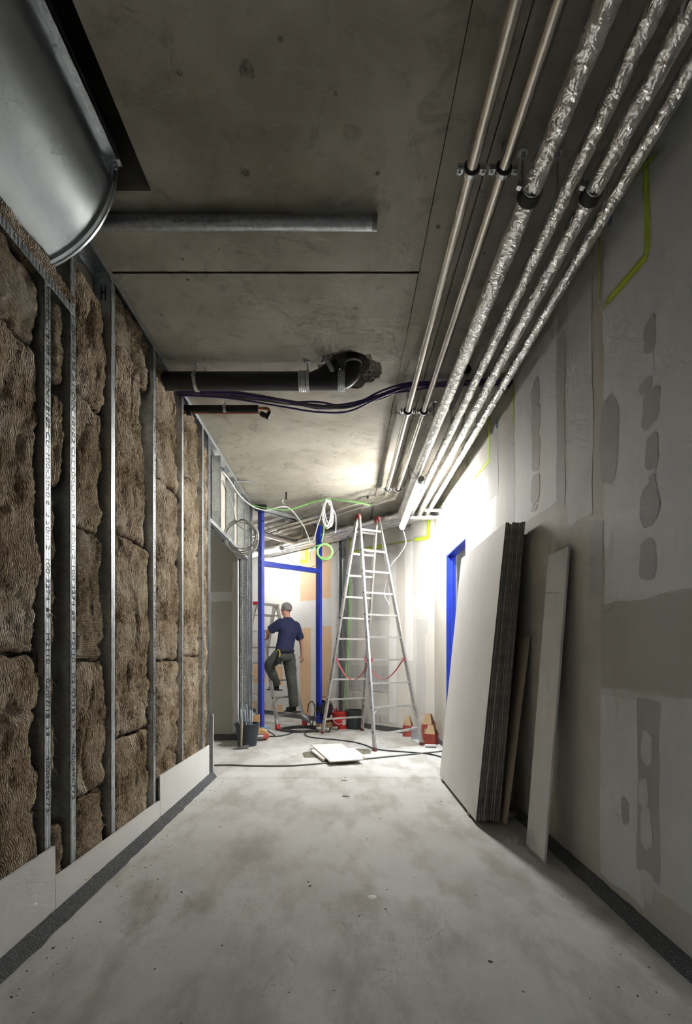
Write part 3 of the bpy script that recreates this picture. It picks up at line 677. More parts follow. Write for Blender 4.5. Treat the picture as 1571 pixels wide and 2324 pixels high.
B = [(1.30, 2.185, 0.07, 1.235, 'large brown wool batt at the lower left, nearest bay', 'wool', 0), (1.30, 2.19, 1.255, 2.60, 'tall brown wool batt at mid height in the nearest bay', 'wool', 0), (1.30, 2.20, 2.62, 2.94, 'crumpled dark wool piece under the ribbed transom, nearest bay', 'wool2', 0),
     (2.290, 2.40, 0.06, 0.42, 'small rolled wool scrap at the foot between the two lettered studs', 'wool2', 0), (2.290, 2.375, 0.50, 1.20, 'dark narrow wool strip low between the two lettered studs', 'wool', 0), (2.290, 2.39, 1.24, 2.0, 'narrow wool strip at mid height between the two lettered studs', 'wool', 0), (2.290, 2.405, 2.06, 2.48, 'torn narrow wool strip above mid height between the lettered studs', 'wool', 0), (2.290, 2.395, 2.56, 2.92, 'crumpled wool wad just below the transom between the lettered studs', 'wool2', 0),
     (2.497, 2.80, 0.06, 0.48, 'ribbed wool batt at floor level right of the lettered studs', 'wool2', 0), (2.497, 2.82, 0.50, 1.20, 'fluffy pale wool batt below mid height right of the lettered studs', 'wool', 0), (2.497, 2.765, 1.22, 1.90, 'cross ribbed wool batt at mid height right of the lettered studs', 'wool2', 0.0), (2.497, 2.785, 1.92, 2.60, 'wool batt with a diagonal top seam, right of the lettered studs', 'wool', 0.0), (2.497, 2.815, 2.62, 3.26, 'frayed top wool batt beside the duct end', 'wool', 0.0),
     (2.930, 3.445, 0.07, 0.72, 'lower wool batt in the bay with the knurled stud on its left', 'wool', 0), (2.930, 3.45, 0.74, 1.98, 'long swirled wool batt in the bay right of the knurled stud', 'wool', 0), (2.930, 3.43, 2.0, 3.15, 'upper wool batt with slanting top right of the knurled stud', 'wool', 0.14), (2.935, 3.47, 3.10, 3.45, 'dark loose wool stuffed under the ceiling in the fourth bay', 'wool2', 0),
     (3.565, 4.065, 0.07, 1.19, 'lower pale wool batt left of the foam pipes bay', 'wool', 0), (3.565, 4.075, 1.21, 2.55, 'mid wool batt below the black soil pipe', 'wool', 0.03), (3.565, 4.05, 2.57, 3.40, 'wool batt pierced by the black soil pipe', 'wool', 0.06),
     (4.190, 4.655, 0.07, 1.22, 'lower wool batt in the last bay before the door opening', 'wool', 0), (4.190, 4.665, 1.235, 2.80, 'long pale wool batt in the last bay before the door opening', 'wool', 0.02), (4.190, 4.65, 2.82, 3.42, 'wool batt around the copper pipe at the wall top', 'wool2', 0.04),
     (4.785, 4.915, 0.07, 3.3, 'slim full height wool strip next to the door opening', 'wool', 0)]
for i, (y0, y1, z0, z1, lb, mt, sl) in enumerate(B):
    y1 += 0.026 if y1 - y0 > 0.2 else 0.012
    deep = 0.03 if i in (4, 5) else 0
    batt(y0, y1, z0, z1, lb, i + 1, mt, slant=sl, x=XL - 0.022 - deep, ragged=0.026 if y1 - y0 > 0.2 else 0.012)
# wool laid along the transom under the duct
m = MB(); pts = [V((XL - 0.045, 1.2 + 0.02 * i, 3.035 + 0.010 * nz(i * 0.3, 1, 1))) for i in range(65)]
m.tube(pts, 0.05, 26, True, lambda i, k, p, t: 0.052 * (1 + 0.45 * nz(i * 0.16, math.cos(t) * 1.5, math.sin(t) * 1.5) + 0.25 * nz(i * 0.6, math.cos(t) * 4, math.sin(t) * 4) + 0.15 * nz(i * 1.7, math.cos(t) * 9, math.sin(t) * 9)))
ob = m.build('insulation_roll', M['wool'], smooth=True); tag(ob, 'frayed wool roll lying on the ribbed transom under the duct', 'insulation')
rs = random.Random(3); m = MB()
for k in range(260):
    p = V((XL - 0.045 + rs.uniform(-0.03, 0.05), rs.uniform(1.5, 2.48), 3.05 + rs.uniform(-0.02, 0.05))); d = V((rs.uniform(-0.2, 0.9), rs.uniform(-0.7, 0.7), rs.uniform(-0.4, 1))).normalized(); L = rs.uniform(0.02, 0.06)
    w = V((0, 0.0012, 0.0012)); q = p + d * L * 0.6; m.add([p - w, p + w, q + w, q - w, q + (d + V((0,0,-0.8))).normalized() * L * 0.4], [(0,1,2,3), (3,2,4)])
tag(m.build('loose_fibres', M['fibre'], ob), kind='stuff')
# ------------------------------------------------------------------ ceiling services
for x, y, a in ((560, 157, 0.030), (408, 165, 0.012), (560, 392, 0.018), (637, 90, 0.010), (415, 588, 0.008), (995, 515, 0.012), (762, 212, 0.010), (498, 565, 0.006)):
    p = at(x, y, (ZC - EYE) * FPX / (VY - y)); m = MB(); n = 18
    m.add([p + V((math.cos(2 * math.pi * k / n), math.sin(2 * math.pi * k / n), 0)) * a * (1 + 0.4 * nz(math.cos(2 * math.pi * k / n) * 2, math.sin(2 * math.pi * k / n) * 2, x)) + V((0, 0, -0.0006)) for k in range(n)], [tuple(range(n))]); m.build('blemish', M['chip'], ceiling)
# ventilation duct
t_ = thing('ventilation_duct', 'large round galvanised ventilation duct in the ceiling shaft at upper left', 'duct', (-1.56, 1.2, 3.01))
DC = V((-1.56, 0, 3.51)); DR = 0.498
m = MB(); m.lathe(DC + V((0, 0.25, 0)), [(DR, 0), (DR, 0.6), (DR, 0.604), (DR, 1.2), (DR, 2.0), (DR - 0.003, 2.0), (DR - 0.003, 0)], 96, (0, 1, 0)); m.build('duct_body', M['duct'], t_, smooth='auto')
m = MB(); m.lathe(DC, [(DR - 0.004, 2.245), (DR + 0.012, 2.247), (DR + 0.014, 2.262), (DR + 0.006, 2.266), (DR + 0.014, 2.272), (DR + 0.012, 2.284), (DR - 0.004, 2.286)], 96, (0, 1, 0)); m.build('end_rim', M['duct'], t_, smooth='auto')
m = MB(); m.lathe(DC, [(DR - 0.006, 2.275), (0.02, 2.276)], 64, (0, 1, 0)); m.build('end_plate', M['dark'], t_)
xr = DC.x + DR
m = MB(); m.box(xr - 0.004, xr + 0.004, 0.3, 2.27, 3.50, 3.54); m.box(xr + 0.004, xr + 0.034, 0.3, 2.27, 3.50, 3.505); m.box(xr + 0.030, xr + 0.034, 0.3, 2.27, 3.50, 3.53); m.build('hanger_rail', M['zinc'], t_)
for y in (1.62, 2.24):
    m = MB(); m.box(xr + 0.0, xr + 0.045, y - 0.018, y + 0.018, 3.488, 3.50); m.cyl((xr + 0.022, y, 3.46), (xr + 0.022, y, 3.62), 0.006, 8); m.cyl((xr + 0.022, y, 3.474), (xr + 0.022, y, 3.488), 0.011, 6); m.build('rail_bolt', M['zinc'], t_)
# galvanised conduit under the ceiling
p, q = at(205, 511, 2.50), at(856, 522, 2.50)
p.z = q.z = 3.445; 
t_ = thing('steel_conduit', 'short galvanised steel pipe crossing the ceiling beside the duct end', 'pipe', ((p + q) / 2))
m = MB(); d_ = (q - p).normalized(); m.lathe(p, [(0.034, 0), (0.034, (q - p).length), (0.030, (q - p).length), (0.030, 0)], 32, d_, False); m.build('tube', M['conduit'], t_, smooth='auto')
m = MB(); m.lathe(q - d_ * 0.025, [(0.0355, 0), (0.0355, 0.025), (0.029, 0.026), (0.029, 0.01)], 32, d_); m.build('threaded_end', M['iron'], t_, smooth='auto')
m = MB(); m.lathe(q - d_ * 0.02, [(0.0295, 0), (0.001, 0.0)], 32, d_); m.build('bore', M['dark'], t_)
lettering('48.3MM X 3.20MM X 6.00MTR X HEAT', 0.018, M['ink'], t_, V((-0.86, 2.470, 3.426)), (1, 0, 0), (0, -0.5, 0.86))
# black soil pipe
YS, ZS = 3.76, EYE + 2.10
t_ = thing('soil_pipe', 'thick black soil pipe running from the wool wall to the ceiling hole', 'pipe', (-0.6, YS, ZS - 0.07))
m = MB(); m.cyl((-1.40, YS, ZS), (-0.34, YS, ZS), 0.067, 32); m.build('straight_pipe', M['soil'], t_, smooth='auto')
m = MB(); m.tube(rounded([V((-0.34, YS, ZS)), V((0.075, YS, ZS)), V((0.075, YS + 0.01, ZS + 0.55))], 0.13, 10), 0.062, 24); m.build('elbow_pipe', M['soil'], t_, smooth='auto')
m = MB(); m.tube([V((-0.27, YS, ZS)), V((-0.17, YS, ZS + 0.045)), V((-0.075, YS - 0.01, ZS + 0.105))], 0.052, 24); m.build('branch_pipe', M['soil'], t_, smooth='auto')
m = MB(); m.tube([V((-0.085, YS - 0.01, ZS + 0.10)), V((-0.045, YS - 0.012, ZS + 0.124))], 0.040, 24); m.build('branch_end', M['soil'], t_, smooth='auto')
m = MB(); m.lathe((-0.047, YS - 0.012, ZS + 0.123), [(0.032, 0), (0.001, 0.002)], 24, (0.85, -0.02, 0.5)); m.build('branch_bore', M['dark'], t_)
for x0, n in ((-0.345, 4), (-0.045, 4)):
    m = MB(); prof = []
    for k in range(n): prof += [(0.070, k * 0.014), (0.074, k * 0.014 + 0.004), (0.074, k * 0.014 + 0.009), (0.070, k * 0.014 + 0.012)]
    m.lathe((x0, YS, ZS), prof, 28, (1, 0, 0)); m.build('band_coupling', M['zinc'], t_, smooth='auto')
m = MB(); m.lathe(V((-0.118, YS - 0.006, ZS + 0.078)), [(0.054, 0), (0.057, 0.004), (0.057, 0.030), (0.054, 0.034)], 24, (0.85, -0.03, 0.5)); m.build('band_coupling', M['zinc'], t_, smooth='auto')
m = MB(); m.lathe((0.075, YS + 0.003, ZS + 0.125), [(0.064, 0), (0.067, 0.003), (0.067, 0.016), (0.064, 0.019)], 24, (0, 0.01, 1)); m.build('band_coupling', M['zinc'], t_, smooth='auto')
def clamp(par, c, axis, R, ztop=ZC, plate=True, rod=0.006):
    m = MB(); ax = V(axis).normalized(); m.lathe(c - ax * 0.012, [(R, 0), (R + 0.005, 0.0), (R + 0.005, 0.024), (R, 0.024)], 28, ax)
    s = ax.cross(V((0, 0, 1))).normalized()
    for k in (-1, 1): m.beam(c + s * k * (R + 0.003), c + s * k * (R + 0.024), ax, 0.024, 0.022)
    m.build('clamp', M['zinc'], par, smooth='auto')
    m = MB(); m.cyl(c + V((0, 0, R)), V((c.x, c.y, ztop)), rod, 8)
    if plate: m.lathe(V((c.x, c.y, ztop - 0.004)), [(0.024, 0), (0.024, 0.004)], 16, None, True)
    m.cyl(c + V((0, 0, R)), c + V((0, 0, R + 0.018)), 0.011, 6); m.build('rod', M['zinc'], par)
clamp(t_, V((-1.13, YS, ZS)), (1, 0, 0), 0.068); clamp(t_, V((-0.275, YS, ZS)), (1, 0, 0), 0.068)
# insulated copper pipe
YC, ZCu = 4.28, EYE + 2.15
t_ = thing('insulated_copper_pipe', 'thin copper pipe in black foam sleeve sticking out of the wool wall', 'pipe', (-1.0, YC, ZCu - 0.06))
m = MB(); m.cyl((-1.40, YC, ZCu), (-0.745, YC, ZCu), 0.031, 20); m.build('foam_sleeve', M['foam'], t_, smooth='auto')
m = MB(); m.tube(rounded([V((-0.76, YC, ZCu + 0.004)), V((-0.645, YC, ZCu + 0.004)), V((-0.645, YC - 0.03, ZCu - 0.07)), V((-0.70, YC - 0.03, ZCu - 0.085))], 0.045, 8), 0.0135, 12); m.build('copper_bend', M['copper'], t_, smooth='auto')
m = MB(); m.cyl((-1.40, YC - 0.03, ZCu - 0.052), (-0.70, YC - 0.03, ZCu - 0.052), 0.006, 10); m.build('copper_line', M['copper'], t_, smooth='auto')
m = MB(); m.beam((-0.72, YC - 0.03, ZCu - 0.055), (-0.655, YC - 0.03, ZCu - 0.085), (0, 1, 0), 0.034, 0.034); m.beam((-0.665, YC - 0.03, ZCu - 0.095), (-0.640, YC - 0.03, ZCu - 0.045), (0, 1, 0), 0.03, 0.03); m.build('black_fitting', M['rubber'], t_)
m = MB(); m.beam((-1.36, YC - 0.03, ZCu - 0.052), (-1.32, YC - 0.03, ZCu - 0.052), (0, 1, 0), 0.03, 0.03); m.build('line_sleeve', M['rubber'], t_)
clamp(t_, V((-1.035, YC, ZCu)), (1, 0, 0), 0.032)
# bundle of cables sagging behind the soil pipe
for i in range(9):
    pur = i in (0, 2, 3, 5, 6, 8); rs = random.Random(i + 40); o_ = [(rs.uniform(-1, 1), rs.uniform(-1, 1)) for _ in range(8)]
    base = [(-1.37, 4.05, 2.17), (-0.95, 4.05, 2.16), (-0.50, 4.10, 2.14), (-0.22, 4.14, 2.125), (0.05, 4.14, 2.125), (0.32, 4.08, 2.17), (0.55, 3.98, 2.19), (0.85, 3.95, 2.20), (1.15, 3.96, 2.20), (1.36, 3.98, 2.20)]
    sag = 0.06 * (i / 8)
    pts = []
    for k, (x, y, z) in enumerate(base):
        f = max(0, 1 - abs(k - 3.5) / 4); pts.append(V((x, y + 0.045 * o_[k % 8][0], EYE + z - sag * f + 0.012 * o_[k % 8][1])))
    m = MB(); m.tube(spline(pts, 6), 0.0075 if pur else 0.006, 6)
    tag(m.build('data_cable', M['purple'] if pur else M['greycable'], smooth=True), 'thin purple cable in the sagging bundle across the ceiling' if pur else 'thin grey cable in the sagging bundle across the ceiling', 'cable', 'purple ceiling cables' if pur else 'grey ceiling cables')
# ceiling pipes
def bent(x, z, sm, y0=-2.0, L=4.0, r=0.10):
    b = V((x, sm - x, z)); return rounded([V((x, y0, z)), b, b + DIRW * L], r, 6)
def bare(x, sm, label, nm):
    z = EYE + 2.13; t_ = thing('steel_pipe', label, 'pipe', (x, 3, z - 0.03), 'bare steel ceiling pipes')
    m = MB(); m.tube(resample(bent(x, z, sm), 0.6), 0.0265, 20); m.build('tube', M['pipe'], t_, smooth='auto')
    b = V((x, sm - x, z)); m = MB(); pts = rounded([b + V((0, -0.07, 0)), b, b + DIRW * 0.07], 0.06, 6); m.tube(pts, 0.0305, 20); m.build('press_elbow', M['pipe'], t_, smooth='auto')
    for y in (2.15, 4.28, 6.30):
        lin = MB(); lin.lathe((x, y - 0.014, z), [(0.0265, 0), (0.034, 0.0), (0.034, 0.028), (0.0265, 0.028)], 24, (0, 1, 0))
        m = MB(); m.lathe((x, y - 0.010, z), [(0.034, 0), (0.038, 0.0), (0.038, 0.020), (0.034, 0.020)], 24, (0, 1, 0))
        for k in (-1, 1):
            m.box(x + k * 0.037, x + k * 0.062, y - 0.012, y + 0.012, z + 0.003, z + 0.012); m.box(x + k * 0.037, x + k * 0.062, y - 0.012, y + 0.012, z - 0.012, z - 0.003)
            m.cyl((x + k * 0.052, y, z - 0.022), (x + k * 0.052, y, z + 0.022), 0.006, 8)
        cl_ = m.build('clamp', M['zinc'], t_, smooth='auto'); lin.build('rubber_lining', M['rubber'], cl_, smooth='auto')
        m = MB(); m.cyl((x, y, z + 0.036), (x, y, ZC), 0.007, 8); m.build('rod', M['zinc'], t_)
    for k in (1.2, 2.6):
        c_ = V((x, sm - x, z)) + DIRW * k; m = MB(); m.cyl(c_ + V((0, 0, 0.03)), V((c_.x, c_.y, ZC)), 0.006, 8); m.lathe(c_ - DIRW * 0.01, [(0.0265, 0), (0.034, 0), (0.034, 0.02), (0.0265, 0.02)], 20, DIRW); m.build('clamp', M['zinc'], t_)
bare(0.56, 7.10, 'bare steel ceiling pipe farthest from the right wall', 0); bare(0.70, 7.32, 'bare steel ceiling pipe next to the thick foil pipe', 1)
def foil(x, sm, r, label, seed, step=None, z=EYE + 2.03, collars=()):
    t_ = thing('foil_pipe', label, 'pipe', (x, 3, z - r), 'foil wrapped ceiling pipes')
    pts = resample(bent(x, z, sm, y0=-1.0), 0.022); n = 22
    def rf(i, k, p, t):
        s_ = i * 0.022; c, s = math.cos(t), math.sin(t)
        rr = r * (1.10 if (step and p.y > step) else 1.0)
        w = abs(nz(s_ * 11, c * 1.6 + seed, s * 1.6)) * 1.0 + abs(nz(s_ * 26, c * 3.5 + seed, s * 3.5)) * 0.8
        lump = nz(s_ * 3.2, seed * 2.1, 0.5)
        seam = 0.0025 if -0.3 < math.sin(t * 1 + 0.9 + 0.2 * nz(s_, seed, 1)) < 0.05 and c > 0 else 0
        return rr * (1 + 0.035 * lump) - 0.0085 * w + seam + 0.002
    m = MB(); m.tube(pts, r, n, True, rf); m.build('foil_jacket', M['foil'], t_, smooth=True)
    for y in (2.19, 4.35, 6.35):
        m = MB(); m.cyl((x - 0.02, y, z + r * 0.8), (x - 0.02, y, ZC), 0.005, 8); m.lathe((x - 0.02, y, ZC - 0.004), [(0.024, 0), (0.024, 0.004)], 16, None, True); m.cyl((x - 0.02, y, ZC - 0.03), (x - 0.02, y, ZC - 0.004), 0.011, 6); m.build('rod', M['zinc'], t_)
    for y in collars:
        m = MB(); m.lathe((x, y - 0.05, z), [(r * 0.9, 0), (r * 1.16, 0.002), (r * 1.18, 0.05), (r * 0.9, 0.052)], 24, (0, 1, 0)); m.build('rubber_collar', M['rubber'], t_, smooth='auto')
        m = MB(); m.lathe((x, y - 0.055, z), [(r * 1.0, 0), (r * 1.08, 0.0), (r * 1.08, 0.016), (r * 1.0, 0.016)], 24, (0, 1, 0)); m.beam((x - r * 1.05, y - 0.047, z + 0.01), (x - r * 1.05 - 0.02, y - 0.047, z + 0.015), (0, 1, 0), 0.02, 0.025); m.build('clamp', M['zinc'], t_, smooth='auto')
    for k in (1.3, 2.2):
        c_ = V((x, sm - x, z)) + DIRW * k; m = MB(); m.cyl(c_ + V((0, 0, r * 0.7)), V((c_.x, c_.y, ZC)), 0.005, 6); m.build('rod', M['zinc'], t_)
    return t_
f3 = foil(0.82, 7.94, 0.042, 'thickest foil wrapped pipe, leftmost of the four', 1.0, 2.17, collars=(2.18,))
f4 = foil(0.975, 8.16, 0.034, 'foil wrapped pipe without collar, second of the four from left', 2.0)
f5 = foil(1.09, 8.32, 0.038, 'foil wrapped pipe with dark collar, third of the four from left', 3.0, None, collars=(2.18,))
f6 = foil(1.20, 8.46, 0.032, 'thin foil wrapped pipe closest to the right wall', 4.0)
def foil_branch(par, p, q, r, seed):
    m = MB(); pts = resample([V(p), V(q)], 0.022)
    m.tube(pts, r, 20, True, lambda i, k, p_, t: r - 0.007 * abs(nz(i * 0.4, math.cos(t) * 2 + seed, math.sin(t) * 2))); m.build('branch', M['foil'], par, smooth=True)
foil_branch(f4, (0.95, 7.02, EYE + 1.97), (XR, 6.98, EYE + 1.97), 0.036, 5); foil_branch(f5, (1.12, 6.75, EYE + 2.0), (XR, 6.75, EYE + 2.0), 0.028, 6)
foil_branch(f3, at(668, 1231, 8.75), at(584, 1208, 8.0), 0.045, 7)
# black pipe end behind the foil pipes
m = MB(); m.cyl((0.93, 3.75, EYE + 2.16), (0.93, 4.25, EYE + 2.16), 0.03, 16); m.cyl((0.93, 3.70, EYE + 2.16), (0.93, 3.78, EYE + 2.16), 0.036, 16)
tag(m.build('black_pipe_stub', M['soil'], smooth='auto'), 'short black pipe stub above the foil pipes', 'pipe')
# luminaires
def luminaire(p, q, r, mat, label, wires):
    t_ = thing('tube_lamp', label, 'lamp', (p + q) / 2, 'fluorescent work lights'); d_ = (q - p).normalized(); L = (q - p).length
    m = MB(); m.lathe(p, [(r * 0.55, 0.0), (r, 0.02), (r, L - 0.02), (r * 0.55, L)], 20, d_, True); m.build('diffuser', mat, t_, smooth='auto')
    side = d_.cross(V((0, 0, 1))).normalized(); up_ = side.cross(d_).normalized(); vs = []; fs = []; K = 10
    for e in (p + d_ * 0.01, q - d_ * 0.01):
        for rr in (r * 1.04, r * 1.12):
            for k in range(K + 1): a = math.radians(17 + 146 * k / K); vs.append(e + (side * math.cos(a) + up_ * math.sin(a)) * rr)
    W = K + 1
    for k in range(K): fs += [(k, k + 1, 2 * W + k + 1, 2 * W + k), (W + k, W + k + 1, 3 * W + k + 1, 3 * W + k), (k, k + 1, W + k + 1, W + k), (2 * W + k, 2 * W + k + 1, 3 * W + k + 1, 3 * W + k)]
    fs += [(0, W, 3 * W, 2 * W), (K, W + K, 3 * W + K, 2 * W + K)]
    m = MB(); m.add(vs, fs); m.build('housing', M['paper'], t_, smooth='auto')
    m = MB(); m.lathe(p, [(r * 0.9, -0.045), (r * 1.08, -0.03), (r * 1.08, 0.018), (r * 0.5, 0.02)], 20, d_, True); m.build('end_cap', M['tape'], t_, smooth='auto')
    m = MB(); m.lathe(q, [(r * 0.5, -0.016), (r * 1.05, -0.012), (r * 1.05, 0.012), (r * 0.7, 0.022)], 20, d_, True); m.build('end_cap', M['paper'], t_, smooth='auto')
    for w in wires: m = MB(); m.tube(spline(w, 5), 0.0025, 5); m.build('hanging_wire', M['blackcable'], t_)
    return t_
pA, pB = V((0.850, 5.40, 3.165)), V((0.822, 6.88, 3.035))
luminaire(pA, pB, 0.036, M['lamp1'], 'bright fluorescent tube lamp hung under the foil pipes', [[pA, at(935, 1068, 5.3), at(928, 1055, 5.35), at(932, 1082, 5.4), pA], [pA + V((0, 0.03, 0.03)), V((1.0, 5.3, 3.26)), V((1.06, 5.25, 3.30))], [pB - V((0, 0.2, -0.03)), V((0.82, 6.66, 3.24))]])
a0 = V((-1.12, 8.81, 3.165))
luminaire(a0, a0 + DIRW * 1.5, 0.036, M['lamp2'], 'bright fluorescent tube lamp behind the left blue post', [[a0, a0 + V((0.16, 0.16, 0.1))]])
luminaire(V((2.6, 5.2, 3.3)), V((2.6, 6.7, 3.3)), 0.036, M['lamp4'], 'unseen cool tube lamp put in to light the room behind the blue door', [[V((2.6, 5.3, 3.32)), V((2.6, 5.3, ZC))], [V((2.6, 6.6, 3.32)), V((2.6, 6.6, ZC))]])  # unseen lamp put in for the bluish brightness beyond the door
luminaire(V((-3.2, 4.2, 3.3)), V((-3.2, 5.7, 3.3)), 0.036, M['lamp5'], 'unseen tube lamp added to lighten the recess, in the side room left of the door opening', [[V((-3.2, 4.3, 3.32)), V((-3.2, 4.3, ZC))], [V((-3.2, 5.6, 3.32)), V((-3.2, 5.6, ZC))]])  # unseen lamp added to lighten the recess
def cable(name, pts, r, mat, label, k=8, group=None, n=6):
    m = MB(); m.tube(spline(pts, k), r, n); return tag(m.build(name, mat, smooth=True), label, 'cable', group)
cable('lamp_flex', [pB + V((0, 0.02, 0)), at(919, 1215, 6.95), at(921, 1235, 6.98), at(908, 1258, 7.0), at(890, 1280, 7.05), at(880, 1300, 7.2), at(875, 1330, 7.3), at(873, 1350, 7.3), at(884, 1372, 7.0)], 0.006, M['white'], 'white flex hanging from the lamp end towards the tall ladder')
# cables, coils and hooks under the far ceiling
cable('white_cable', [at(505, 1070, 5.55), at(520, 1088, 5.8), at(545, 1125, 6.3), at(575, 1150, 6.9), at(605, 1158, 7.0), at(640, 1150, 7.0), at(662, 1158, 7.1), at(690, 1195, 7.3), at(707, 1232, 7.5), at(722, 1190, 7.3), at(738, 1138, 7.0)], 0.009, M['white'], 'white cable sagging from the door head to the ceiling hook')
cable('green_cable', [at(570, 1146, 7.0), at(600, 1152, 7.0), at(640, 1157, 7.0), at(665, 1155, 7.0), at(700, 1143, 7.0), at(735, 1133, 6.95), at(742, 1132, 6.95), at(780, 1136, 6.85), at(815, 1141, 6.8), at(840, 1147, 6.8)], 0.009, M['green'], 'green cable running along under the ceiling to the hook')
cable('grey_cable', [at(506, 1090, 5.6), at(515, 1110, 5.7), at(530, 1155, 5.8), at(536, 1185, 5.75), at(552, 1200, 5.75), at(564, 1205, 5.75)], 0.007, M['lgrey'], 'light grey cable dropping to the coil by the door head')
def coil(name, c, R, turns, r, mat, label, axis=(0, -1, 0), ex=1.0, ez=1.0, jit=0.12, seed=1, tail=None, k=20):
    rs = random.Random(seed); c = V(c); ax = V(axis).normalized(); s_ = ax.cross(V((0, 0, 1)))
    if s_.length < 0.1: s_ = V((1, 0, 0))
    s_.normalize(); u_ = s_.cross(ax).normalized(); pts = []
    for tn in range(turns):
        rr = R * (1 + rs.uniform(-jit, jit)); ox, oz = rs.uniform(-jit, jit) * R, rs.uniform(-jit, jit) * R; od = rs.uniform(-0.02, 0.02)
        for i in range(k):
            a = 2 * math.pi * i / k + math.pi / 2
            pts.append(c + s_ * (math.cos(a) * rr * ex + ox * (0.5 - 0.5 * math.cos(2 * math.pi * i / k))) + u_ * (math.sin(a) * rr * ez + oz * (0.5 - 0.5 * math.cos(2 * math.pi * i / k))) + ax * (od * math.sin(math.pi * i / k)))
    if tail: pts += [V(p) for p in tail]
    m = MB(); m.tube(spline(pts, 2), r, 6); return tag(m.build(name, mat, smooth=True), label, 'cable')
coil('grey_cable_coil', at(547, 1218, 5.75), 0.185, 4, 0.007, M['lgrey'], 'loose coil of grey cable hanging in front of the door head', seed=3, jit=0.16)
coil('green_cable_coil', at(737, 1252, 7.1), 0.108, 7, 0.0075, M['green'], 'hanging coil of bright green cable beside the right blue post', seed=5, jit=0.10, tail=[at(716, 1240, 7.1), at(705, 1255, 7.1), at(706, 1272, 7.1)])
cable('green_cable', [at(736, 1134, 6.95), at(734, 1150, 7.0), at(734, 1180, 7.05), at(735, 1205, 7.08), at(730, 1230, 7.1)], 0.008, M['green'], 'green cable dropping from the hook to the green coil')
coil('white_cable_coil', at(744, 1163, 6.95), 0.19, 9, 0.007, M['white'], 'hanging hank of white cable under the ceiling bracket', ex=0.33, ez=1.0, seed=9, jit=0.20, tail=[at(752, 1150, 6.95), at(762, 1170, 6.95), at(762, 1205, 7.1), at(760, 1208, 7.1)])
for k_, (xa, xb) in enumerate(((795, 781), (797, 787))):
    cable('green_cable', [at(xa, 1250, 8.55), at(xa - 2, 1330, 8.54), at(xa - 5, 1450, 8.5), at(xb, 1600, 8.44), at(xb - 1, 1640, 8.42)], 0.007, M['green'], ('left' if k_ == 0 else 'right') + ' one of two green cables hanging down beside the grey wall profile')
cable('thin_wire', [at(634, 1243, 8.6), at(650, 1262, 8.3), at(672, 1280, 8.1), at(700, 1288, 8.0), at(730, 1278, 7.8), at(755, 1262, 7.7), at(775, 1238, 7.6), at(792, 1215, 7.4)], 0.004, M['greycable'], 'thin dark wire drooping across the blue frame')
t_ = thing('ceiling_bracket', 'metal ceiling bracket holding the hank of white cable', 'bracket', at(740, 1130, 6.9))
zt = ZC; c_ = at(740, 1116, 6.75)
m = MB(); m.box(c_.x - 0.05, c_.x + 0.06, 6.83, 6.87, ZC - 0.012, ZC); m.build('plate', M['zinc'], t_)
for dx in (-0.045, 0.055): m = MB(); m.box(c_.x + dx - 0.004, c_.x + dx + 0.004, 6.84, 6.86, ZC - 0.12, ZC - 0.01); m.torus((c_.x + dx, 6.85, ZC - 0.14), (0, 1, 0), 0.018, 0.004, 14, 6, 0.4, 5.6); m.build('hook', M['zinc'], t_)
def hook(x, y, d, label):
    c_ = at(x, y, d); t_ = thing('ceiling_hook', label, 'hook', V((c_.x, c_.y, ZC - 0.2)))
    m = MB(); m.cyl((c_.x, c_.y, ZC - 0.10), (c_.x, c_.y, ZC), 0.014, 10); m.build('anchor', M['rubber'], t_); m = MB(); m.torus((c_.x - 0.02, c_.y, ZC - 0.13), (0, 1, 0), 0.032, 0.009, 16, 6, -0.3, 2.6, up=(0, 0, -1)); m.build('hook_arm', M['zinc'], t_)
hook(650, 1150, 6.75, 'single ceiling hook above the blue frame'); hook(835, 1150, 6.9, 'ceiling hook above the tall ladder')
m = MB(); m.tube([at(535, 1092, 6.25), at(580, 1093, 6.35)], 0.012, 10); tag(m.build('metal_rod', M['zinc'], smooth='auto'), 'short metal rod sticking out of the ceiling track above the door', 'rod')
m = MB(); p_ = at(580, 1152, 7.2); q_ = at(606, 1152, 7.2); m.lathe(p_, [(0.045, 0), (0.045, 0.16), (0.040, 0.16), (0.040, 0.02), (0.001, 0.02)], 20, (1, 0, 0)); tag(m.build('black_pipe_end', M['soil'], smooth='auto'), 'open black pipe end beside the top of the left blue post', 'pipe')
# cross partition: ceiling track, wall stud, blue steel frame
PD = V((S2, S2, 0)); PN = V((S2, -S2, 0))                 # along the partition, and towards the viewer
pa, pb = V((XL + 0.03, XL + 0.03 + SP, 0)), V((0.025, 0.025 + SP, 0))
m = MB()
for k in (0, 0.10): m.beam(pa - PN * k + V((0, 0, ZC - 0.03)), pb - PN * k + V((0, 0, ZC - 0.03)), V((0, 0, 1)), 0.055, 0.003)
m.beam(pa - PN * 0.05 + V((0, 0, ZC - 0.003)), pb - PN * 0.05 + V((0, 0, ZC - 0.003)), PN, 0.10, 0.003)
o = m.build('trim_7', M['stud'], origin=(0, 0, 0)); o['kind'] = 'structure'; o['label'] = 'metal ceiling track running diagonally over the blue frame'
m = MB(); c_ = pb
m.beam(c_ + V((0, 0, 0)) - PN * 0.05, c_ - PN * 0.05 + V((0, 0, ZC)), PN, 0.10, 0.004)
for k in (0, 0.10): m.beam(c_ - PD * 0.03 - PN * k, c_ - PD * 0.03 - PN * k + V((0, 0, ZC)), PD, 0.06, 0.004)
o = m.build('trim_8', M['conduit'], origin=(0, 0, 0)); o['kind'] = 'structure'; o['label'] = 'dark grey metal wall profile behind the tall ladder'
def pline(px): k = (px - VX) / FPX; d = SP / (1 - k); return V((k * d, d, 0))
